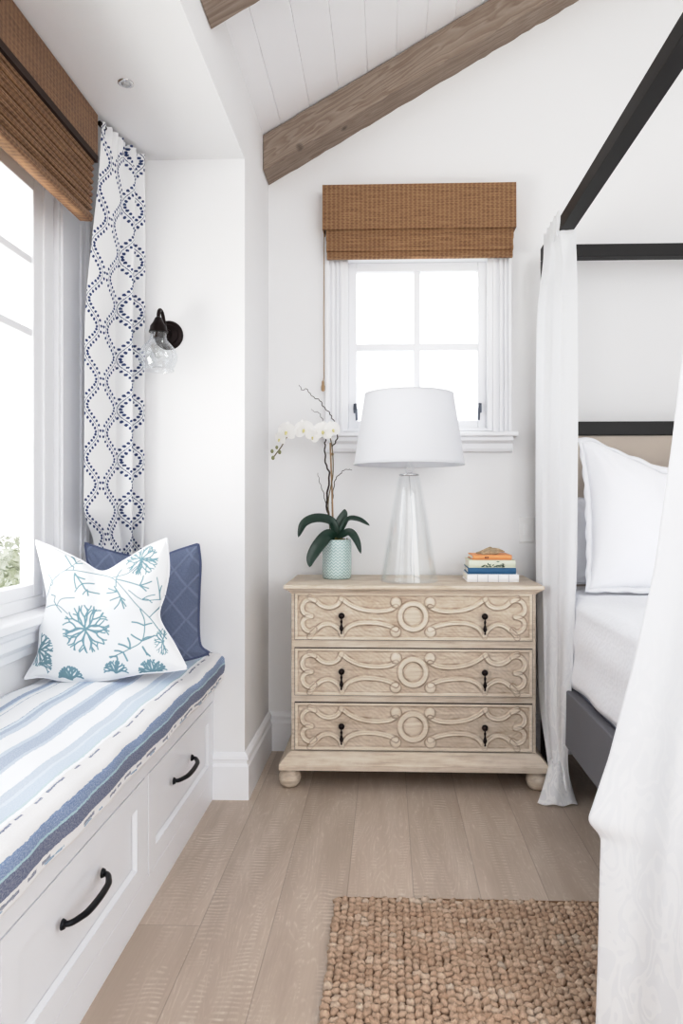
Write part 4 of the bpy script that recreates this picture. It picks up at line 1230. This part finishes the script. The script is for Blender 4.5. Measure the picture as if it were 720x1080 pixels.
def twig(L, r0, r1, wob=0, y=OY):
    p = catmull([op(a, c_, y+.006*math.sin(i*1.7)) for i, (a, c_) in enumerate(L)], 8); n = len(p)
    p = [(q[0]+.0022*math.sin(i*.9+q[2]*40), q[1], q[2]+.0012*math.sin(i*1.1)) for i, q in enumerate(p)]
    MB().tube(p, [r0+(r1-r0)*i/(n-1) for i in range(n)], 7).build('twig', M['bark'], t, smooth=True)
twig([(352,568),(348,548),(344,530),(347,500),(343,488),(342,470),(343,462)], .0055, .0028, y=OY+.012)
twig([(350,470),(354,464),(356,456),(354,447),(350,440),(347,434),(341,428),(337,421),(331,418),(326,413),(323,409),(318,410),(315,404)], .0028, .0012)
twig([(343,448),(339,440),(336,434),(331,433),(328,430)], .0016, .0008)
twig([(345,540),(341,520),(337,508),(335,498)], .0020, .0008)
twig([(350,530),(352,510),(355,502),(359,499),(362,495),(368,494),(371,495)], .0022, .0009)
twig([(345,460),(343,450),(340,443)], .0014, .0008, y=OY-.01)
MB().lathe([(.006,-.006),(.0075,-.003),(.0075,.003),(.006,.006)], op(350,478), 12).build('raffia_tie', M['cord'], t)
def m_petal():
    t_ = NT('orchid_petal'); t_.set(srgb(252,251,249), .6)
    tl = t_.n('ShaderNodeBsdfTranslucent'); tl.inputs['Color'].default_value = srgb(252,251,248)
    mx = t_.n('ShaderNodeMixShader'); mx.inputs[0].default_value = .35
    t_.l(t_.b.outputs[0], mx.inputs[1]); t_.l(tl.outputs[0], mx.inputs[2]); t_.l(mx.outputs[0], t_.out.inputs['Surface']); return t_.m
M['petal'] = m_petal(); M['lip'] = m_plain('orchid_lip', srgb(236,226,170), .5, var=.15, scale=200)
def flower(c, size, face=(0,-1,0), roll=0):
    c = Vector(c); F = Vector(face).normalized(); X = F.cross(Vector((0,0,1))).normalized(); Z = X.cross(F).normalized()
    b = MB()
    for a, L, w_ in ((90,1,.42),(210,.95,.40),(330,.95,.40),(20,1.0,.72),(160,1.0,.72)):
        a = R(a+roll); d = X*math.cos(a)+Z*math.sin(a); sd = X*-math.sin(a)+Z*math.cos(a)
        n, m = 9, 7; vs = []; fs = []
        off = .001 if w_ > .5 else -.001
        for i in range(n):
            f = i/(n-1); wd = size*w_*math.sin(math.pi*min(1,f*.86+.12))**.7
            for j in range(m):
                q = j/(m-1)*2-1
                vs.append(c + d*(size*L*f) + sd*(q*wd) + F*(off + size*(.18*f*f*-1 + .10*abs(q)*f)))
        for i in range(n-1):
            for j in range(m-1): fs.append((i*m+j, i*m+j+1, (i+1)*m+j+1, (i+1)*m+j))
        b.add(vs, fs)
    fl = b.build('flower', M['petal'], t, smooth=True)
    g = MB(); g.ball(c+F*.008+Z*-.004, size*.13, 10, 8, (1,1,1.2)); g.ball(c+F*.012+Z*-.010, size*.10, 8, 6)
    g.build('lip', M['lip'], fl, smooth=True)
for (px, py, sz, fc, rl) in ((303,455,.043,(-.35,-1,-.1),10),(321,453,.043,(-.1,-1,-.05),-8),(341,455,.044,(.05,-1,0),5),(351,453,.038,(.6,-1,.05),-15),(330,460,.030,(.1,-1,-.3),30),(296,462,.030,(-.7,-1,-.3),20)):
    flower(op(px,py,OY-.035), sz*1.12, fc, rl)
M['bud'] = m_plain('orchid_bud', srgb(150,152,112), .5, var=.15, scale=100)
for (px, py, r_) in ((288,482,.008),(287,475,.0075),(295,476,.008),(292,471,.007)):
    MB().ball(op(px,py,OY-.02), r_, 12, 8, (1,1,1.25)).build('bud', M['bud'], t, smooth=True)

# ------------------------------------------------------------------ canopy bed
BX0, BX1 = .717, 2.36; BY0, BY1 = 1.18, 3.31; PT = .058; CZ = 2.40
t = thing('canopy_bed', 'dark four-poster canopy bed frame with oatmeal linen headboard panel', 'bed', ((BX0+BX1)/2, 2.25, 0))
for x in (BX0, BX1-PT):
    for y in (BY0, BY1-PT):
        MB().box(x, x+PT, y, y+PT, (.026 if y < 2 else 0), CZ-PT-.001).build('post', M['bedwood'], t, bevel=.003)
for x in (BX0, BX1-PT): MB().box(x, x+PT, BY0, BY1, CZ-PT, CZ).build('canopy_rail', M['bedwood'], t, bevel=.003)
for y in (BY0, BY1-PT): MB().box(BX0+PT, BX1-PT, y, y+PT, CZ-PT, CZ).build('canopy_rail', M['bedwood'], t, bevel=.003)
hb = MB().box(BX0+PT, BX1-PT, BY1-.046, BY1-.012, .30, 1.522).build('headboard', M['headboard'], t, bevel=.004)
MB().box(BX0+PT, BX1-PT, BY1-PT, BY1, 1.522, 1.585).build('headboard_rail', M['bedwood'], t, bevel=.003)
for x in (BX0+.004, BX1-PT+.012): MB().box(x, x+.042, BY0+PT, BY1-PT, .225, .455).build('side_rail', M['railgrey'], t, bevel=.006)
MB().box(BX0+PT, BX1-PT, BY0+.01, BY0+.05, .225, .455).build('foot_rail', M['railgrey'], t, bevel=.006)
b = MB()
for k in range(9): 
    y = BY0+.16+k*.22; b.box(BX0+.046, BX1-.05, y, y+.07, .40, .42)
b.build('slats', M['bedwood'], t)

o = MB().box(BX0+.05, BX1-.055, BY0+.07, BY1-.065, .425, .50).build('box_spring', M['undersheet'], bevel=.012, seg=3)
tag(o, 'blue-grey box spring edge showing between the bed rail and the white coverlet', 'box spring')
o = MB().box(BX0+.055, BX1-.06, BY0+.08, BY1-.07, .505, .80).build('mattress', M['white_cotton'], bevel=.04, seg=5)
tag(o, 'thick mattress on the canopy bed, wrapped by the white coverlet', 'mattress')
# coverlet draped over the mattress
def coverlet():
    hx0, hx1 = BX0+.035, BX1-.04; y0, y1 = BY0+.068, BY1-.068
    prof = []
    for k in range(14): prof.append((hx0 - .004*math.sin(k*.9), .470+(.775-.470)*k/13))
    for k in range(1, 8):
        a = math.pi/2*k/7; prof.append((hx0+.05*(1-math.cos(a)), .775+.05*math.sin(a)))
    n = 60
    for k in range(1, n): prof.append((hx0+.05+(hx1-hx0-.1)*k/n, .825+.008*math.sin(math.pi*k/n)))
    for k in range(8):
        a = math.pi/2*k/7; prof.append((hx1-.05+.05*math.sin(a), .775+.05*math.cos(a)))
    for k in range(1, 14): prof.append((hx1, .775-(.775-.470)*k/13))
    ys = np.linspace(y0, y1, 120); P = np.zeros((len(ys), len(prof), 3)); pr = np.array(prof)
    for i, y in enumerate(ys):
        P[i,:,0] = pr[:,0] + np.where(pr[:,1] < .77, .006*np.sin(y*17+pr[:,1]*6)*np.sign(pr[:,0]-1.5)*(.78-pr[:,1])/.3, 0)
        P[i,:,1] = y
        P[i,:,2] = pr[:,1] + np.where(pr[:,1] > .80, .002*np.sin(y*11+pr[:,0]*9), 0) + np.where(pr[:,1] < .48, .006*math.sin(y*8), 0)
    o = grid_obj('coverlet', P, M['coverlet'], solid=.008)
    tag(o, 'white quilted matelasse coverlet spread over the mattress', 'bedspread')
coverlet()
# bed pillows
def plain_outline(w, h, chop=0, ears=.02, n=1):
    return dict(top=[(-w/2-ears, h),(-w*.44,h+.002),(-w*.3,h-.01-chop*.30),(-w*.12,h-.012-chop*.74),(0,h-.015-chop),(w*.12,h-.012-chop*.74),(w*.3,h-.01-chop*.30),(w*.44,h+.002),(w/2+ears,h)],
                bottom=[(-w/2-ears*.5,.0),(-w/4,.005),(0,0),(w/4,.005),(w/2+ears*.5,.0)],
                left=[(-w/2-ears*.5,0),(-w/2+.012,h*.3),(-w/2+.015,h*.65),(-w/2-ears,h)],
                right=[(w/2+ears*.5,0),(w/2-.012,h*.3),(w/2-.015,h*.65),(w/2+ears,h)])
pillow('bed_pillow', 'large white square pillow with a lace edge and chopped top, at the headboard', plain_outline(.66, .61, .12, .008), plane_for(0,0,1.165,2.90,.862,R(9)), .070, M['white_cotton'], None, 161, kink=1, lace=.024)
pillow('bed_pillow', 'lower white sleeping pillow behind the large square pillow, by the far drape', plain_outline(.72, .37, .0, .008), plane_for(0,0,1.17,3.12,.858,R(3)), .050, M['white_cotton'], None, 121, lace=.012)

# ------------------------------------------------------------------ sheer bed drapes
def far_drape():
    nu, nv = 150, 240
    zk = [2.415, 2.25, 2.06, 1.7, 1.3, .92, .60, .33, .12, .02]
    xl = [.705, .690, .662, .656, .655, .652, .654, .656, .680, .672]
    yl = [3.20, 3.18, 3.16, 3.15, 3.15, 3.12, 3.08, 3.05, 2.99, 2.92]
    xr = [.770, .765, .748, .744, .744, .742, .737, .730, .728, .745]
    yr = [2.93, 2.90, 2.82, 2.80, 2.80, 2.80, 2.82, 2.84, 2.87, 2.83]
    v = np.linspace(0, 1, nv); Z = 2.415 - v*(2.415-.012)
    f = lambda a: np.convolve(np.pad(np.interp(-Z, -np.array(zk), a), 8, 'edge'), np.ones(17)/17, 'valid')
    XL, YL, XR, YR = map(f, (xl, yl, xr, yr))
    u = np.linspace(0, 1, nu)
    P = np.zeros((nv, nu, 3)); uv = np.zeros((nv, nu, 2))
    top = np.stack([np.interp(u, [0,.66,.74,1], [.706,.706,.715,.782]), np.interp(u, [0,.66,.74,1], [3.19,2.945,2.928,2.935])], -1)
    for i in range(nv):
        s = float(smoothstep(.005, .09, v[i]))
        dx, dy = XR[i]-XL[i], YR[i]-YL[i]; L = math.hypot(dx, dy); nx_, ny_ = -dy/L, dx/L
        ph = .5*math.sin(v[i]*4)
        wav = np.sin(u*2*math.pi*2.1+ph+.6) + .30*np.sin(u*2*math.pi*5+v[i]*5)
        am = .016
        x = XL[i] + dx*u + nx_*am*wav*.5 ; y = YL[i] + dy*u + ny_*am*wav + .008*np.sin(u*17+v[i]*3)
        x = np.where(Z[i] < .86, np.minimum(x, .746), x)
        P[i,:,0] = top[:,0]*(1-s) + x*s; P[i,:,1] = top[:,1]*(1-s) + y*s
        P[i,:,2] = Z[i] + (.008*np.sin(u*2*math.pi*6) if v[i] < .03 else 0)
        uv[i,:,0] = u*.9; uv[i,:,1] = Z[i]
    # hem kicks out over the floor
    t = thing('bed_drape', 'sheer white drape hanging at the far bed post, pooling on the floor beside the dresser', 'curtain', (.75, 3.1, 0), 'sheer canopy drapes')
    grid_obj('drape_panel', P, M['sheer'], t, uv=uv.reshape(-1, 2), solid=.0012)
    # puddle of fabric
    nu2, nv2 = 60, 40
    Q = np.zeros((nv2, nu2, 3)); uq = np.zeros((nv2, nu2, 2))
    for i in range(nv2):
        a = i/(nv2-1)
        for j in range(nu2):
            b_ = j/(nu2-1)
            yb = 2.96 - .135*a - .02*math.sin(b_*3.14)*a
            xb = .682 - .082*a*(1-b_*.6) + (.06+.05*a)*b_
            zb = .15*(1-a)**1.5*.9 + .012*math.sin(b_*7+a*2)**2*(1-a*.4) + .055*math.sin(math.pi*a)*math.sin(math.pi*b_) + .006
            Q[i,j] = (xb, yb, zb); uq[i,j] = (b_*.4, a*.3)
    grid_obj('drape_hem', Q, M['sheer'], t, uv=uq.reshape(-1, 2), solid=.003)
    for y in (2.965, 3.02, 3.075, 3.13, 3.18):
        b = MB(); r0, w_ = .036, .009
        cx_, cz_ = BX0+PT/2, CZ-PT/2; h = PT/2+.004
        pts = [(-h,-h-.012),(-h,h),(h,h),(h,-h-.012)]
        for (a0, c0), (a1, c1) in zip(pts[:-1], pts[1:]):
            nx_, nz_ = -(c1-c0), (a1-a0); L = math.hypot(nx_, nz_); nx_, nz_ = nx_/L*.003, nz_/L*.003
            b.prism([(cx_+a0, y-w_, cz_+c0), (cx_+a1, y-w_, cz_+c1), (cx_+a1+nx_, y-w_, cz_+c1+nz_), (cx_+a0+nx_, y-w_, cz_+c0+nz_)], (0, 2*w_, 0))
        b.build('tie_tab', M['white_cotton'], t)
far_drape()

def near_drape():
    nu, nv = 200, 300
    zk = [2.42, 2.1, 1.8, 1.526, 1.326, 1.066, .865, .665, .575, .534, .524, .500, .40, .263, .103, .012]
    xe = [.690, .672, .650, .623, .600, .564, .520, .468, .438, .424, .430, .452, .449, .446, .441, .430]
    v = np.linspace(0, 1, nv); Z = 2.42 - v*(2.42-.030)
    E = np.interp(-Z, -np.array(zk), xe); E = np.convolve(np.pad(E, 1, 'edge'), np.ones(3)/3, 'valid')
    EB = np.interp(-Z, -np.array([2.42, 1.526, .865, .62, .45, .012]), [.690, .623, .520, .470, .455, .430]); EB = np.convolve(np.pad(EB, 15, 'edge'), np.ones(31)/31, 'valid')
    u = np.linspace(0, 1, nu); P = np.zeros((nv, nu, 3)); uv = np.zeros((nv, nu, 2))
    for i in range(nv):
        s = smoothstep(0, .5, v[i])
        # plan path: leading edge -> foot post, opening out with height lost
        x0, y0 = EB[i] + (E[i]-EB[i])*np.exp(-(u/.10)**2), 1.50
        x1, y1 = .80, 1.18-.10*s
        w_ = u**.85
        x = x0 + (x1-x0)*w_; y = y0 + (y1-y0)*w_ 
        am = (.004+.014*s)
        fo = np.sin(u*2*math.pi*2.6 + .9*math.sin(v[i]*3)) + .2*np.sin(u*2*math.pi*7+v[i]*4)
        P[i,:,0] = x + am*fo*.55*np.clip(u*5, 0, 1); P[i,:,1] = y + am*fo*np.clip(u*5, .1, 1); P[i,:,2] = Z[i]
        uv[i,:,0] = u*1.6; uv[i,:,1] = Z[i]
    t = thing('bed_drape', 'large sheer white drape at the near bed post, filling the right edge', 'curtain', (.65, 1.35, 0), 'sheer canopy drapes')
    grid_obj('drape_panel', P, M['sheer'], t, uv=uv.reshape(-1, 2), solid=.0012)
near_drape()

# ------------------------------------------------------------------ jute rug
def rug():
    x0, x1, y0, y1 = -.155, 1.45, .35, 2.135
    px_, py_ = .0200, .0235
    nx, ny = int((x1-x0)/px_), int((y1-y0)/py_)
    n, m = 9, 6
    tmpl = []; 
    for k in range(m+1):
        for i in range(n):
            a = 2*math.pi*i/n; tmpl.append((math.sin(math.pi*k/m)*math.cos(a), math.sin(math.pi*k/m)*math.sin(a), -math.cos(math.pi*k/m)))
    tmpl = np.array(tmpl)
    fq = np.array([(k*n+i, k*n+(i+1)%n, (k+1)*n+(i+1)%n, (k+1)*n+i) for k in range(m) for i in range(n)])
    VS = []; FS = []; CS = []
    rowtone = rng.normal(0, 1, ny)
    cA = np.array(srgb(212,188,166)[:3]); cB = np.array(srgb(188,158,134)[:3]); cC = np.array(srgb(214,200,184)[:3])
    for j in range(ny):
        for i in range(nx):
            cx_ = x0 + (i+.5)*px_ + rng.normal(0,.0012); cy_ = y0 + (j+.5)*py_ + rng.normal(0,.0012) + (.004 if i % 2 else -.004)
            ang = R(32 if i % 2 else -32) + rng.normal(0,.2)
            sx, sy, sz = .0140*(1+rng.normal(0,.12)), .0108*(1+rng.normal(0,.16)), .0115*(1+rng.normal(0,.18))
            p = tmpl*np.array([sx, sy, sz])*(1+rng.normal(0,.13,(len(tmpl),1))); ca, sa = math.cos(ang), math.sin(ang)
            q = np.stack([p[:,0]*ca-p[:,1]*sa+cx_, p[:,0]*sa+p[:,1]*ca+cy_, p[:,2]+.0135], -1)
            FS.append(fq + len(VS)*len(tmpl)); VS.append(q)
            tt = np.clip(.5+.13*rowtone[j]+.12*math.sin(i*.35+j*.9)+rng.normal(0,.17), 0, 1)
            c = cB*(1-tt)+cA*tt if tt < .75 else cA*(1-(tt-.75)*3)+cC*((tt-.75)*3)
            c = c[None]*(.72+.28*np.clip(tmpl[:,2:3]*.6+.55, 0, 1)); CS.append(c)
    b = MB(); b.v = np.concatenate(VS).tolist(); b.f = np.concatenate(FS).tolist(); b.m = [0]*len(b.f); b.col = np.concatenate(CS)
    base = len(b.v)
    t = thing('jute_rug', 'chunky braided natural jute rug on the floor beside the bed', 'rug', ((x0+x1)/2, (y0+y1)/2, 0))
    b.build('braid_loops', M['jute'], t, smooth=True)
    MB().box(x0+.006, x1-.006, y0+.006, y1-.006, .001, .010).build('backing', m_plain('jute_backing', srgb(128,98,70), .95), t)
rug()

# ------------------------------------------------------------------ outside the left window
gr = MB().box(-60, -1.6, -40, 60, -3.3, -3.2); struct('ground', gr, m_plain('pale_lawn', srgb(190,196,176), .9, var=.1, scale=.5))
def bush(c, r, n, label, tone):
    rr = random.Random(int(c[1]*10)); b = MB()
    tr = MB().tube([(c[0],c[1],-3.2),(c[0]+.05,c[1],-3.2+(c[2]+3.2)*.6),(c[0],c[1],c[2])], [.12,.09,.04], 8)
    t = thing('garden_tree', label, 'tree', (c[0],c[1],-3.2))
    tr.build('trunk', M['bark'], t, smooth=True)
    for k in range(n):
        d = Vector((rr.gauss(0,1), rr.gauss(0,1), rr.gauss(0,1))).normalized()*r*rr.uniform(.5,1)
        p = Vector(c)+Vector((d.x,d.y,d.z*.8)); a = Vector((rr.gauss(0,1),rr.gauss(0,1),rr.gauss(0,1))).normalized(); q = a.orthogonal().normalized(); L = rr.uniform(.06,.13)
        b.add([p-a*L, p+q*L*.4, p+a*L, p-q*L*.4], [(0,1,2,3)])
    b.build('foliage', m_plain('garden_foliage', tone, .8, var=.2, scale=3), t)
bush((-9.0, 16.0, -1.0), 1.9, 4200, 'pale leafy tree seen faintly low in the left window pane', srgb(196,200,178))

# ------------------------------------------------------------------ light
w_ = bpy.data.worlds.new('world'); scn.world = w_; w_.use_nodes = True
nt = w_.node_tree; bg = nt.nodes['Background']
tc = nt.nodes.new('ShaderNodeTexCoord'); sx_ = nt.nodes.new('ShaderNodeSeparateXYZ'); nt.links.new(tc.outputs['Generated'], sx_.inputs[0])
cr = nt.nodes.new('ShaderNodeValToRGB'); cr.color_ramp.elements[0].position = .45; cr.color_ramp.elements[0].color = (.83,.83,.83,1)
cr.color_ramp.elements[1].position = .62; cr.color_ramp.elements[1].color = (.965,.975,1,1)
mr = nt.nodes.new('ShaderNodeMath'); mr.operation = 'MULTIPLY_ADD'; mr.inputs[1].default_value = .5; mr.inputs[2].default_value = .5
nt.links.new(sx_.outputs[2], mr.inputs[0]); nt.links.new(mr.outputs[0], cr.inputs[0]); nt.links.new(cr.outputs[0], bg.inputs['Color'])
bg.inputs['Strength'].default_value = 2.1
def area(name, loc, aim, sx, sy, power, colr=(1,1,1)):
    l = bpy.data.lights.new(name, 'AREA'); l.shape = 'RECTANGLE'; l.size = sx; l.size_y = sy; l.energy = power; l.color = colr
    o = bpy.data.objects.new(name, l); col.objects.link(o); o.location = loc
    o.rotation_euler = (Vector(aim)-Vector(loc)).to_track_quat('-Z', 'Y').to_euler(); return o
area('window_daylight', (-2.6, 1.2, 3.0), (-.2, 1.6, .8), 2.6, 2.0, 28, (.95,.98,1))
area('soffit_fill', (-2.6, 1.3, .7), (-.7, 1.7, 2.6), 2.4, 1.4, 105, (1,.985,.96))  # unseen lamp added outside, aimed up to brighten the alcove soffit
area('back_window_daylight', (.15, 4.6, 2.9), (.3, 2.0, .9), 1.6, 1.2, 55, (.95,.98,1))
area('room_fill', (2.2, -1.4, 2.2), (-.8, 2.4, 1.3), 3.0, 2.2, 36, (1,.99,.97))
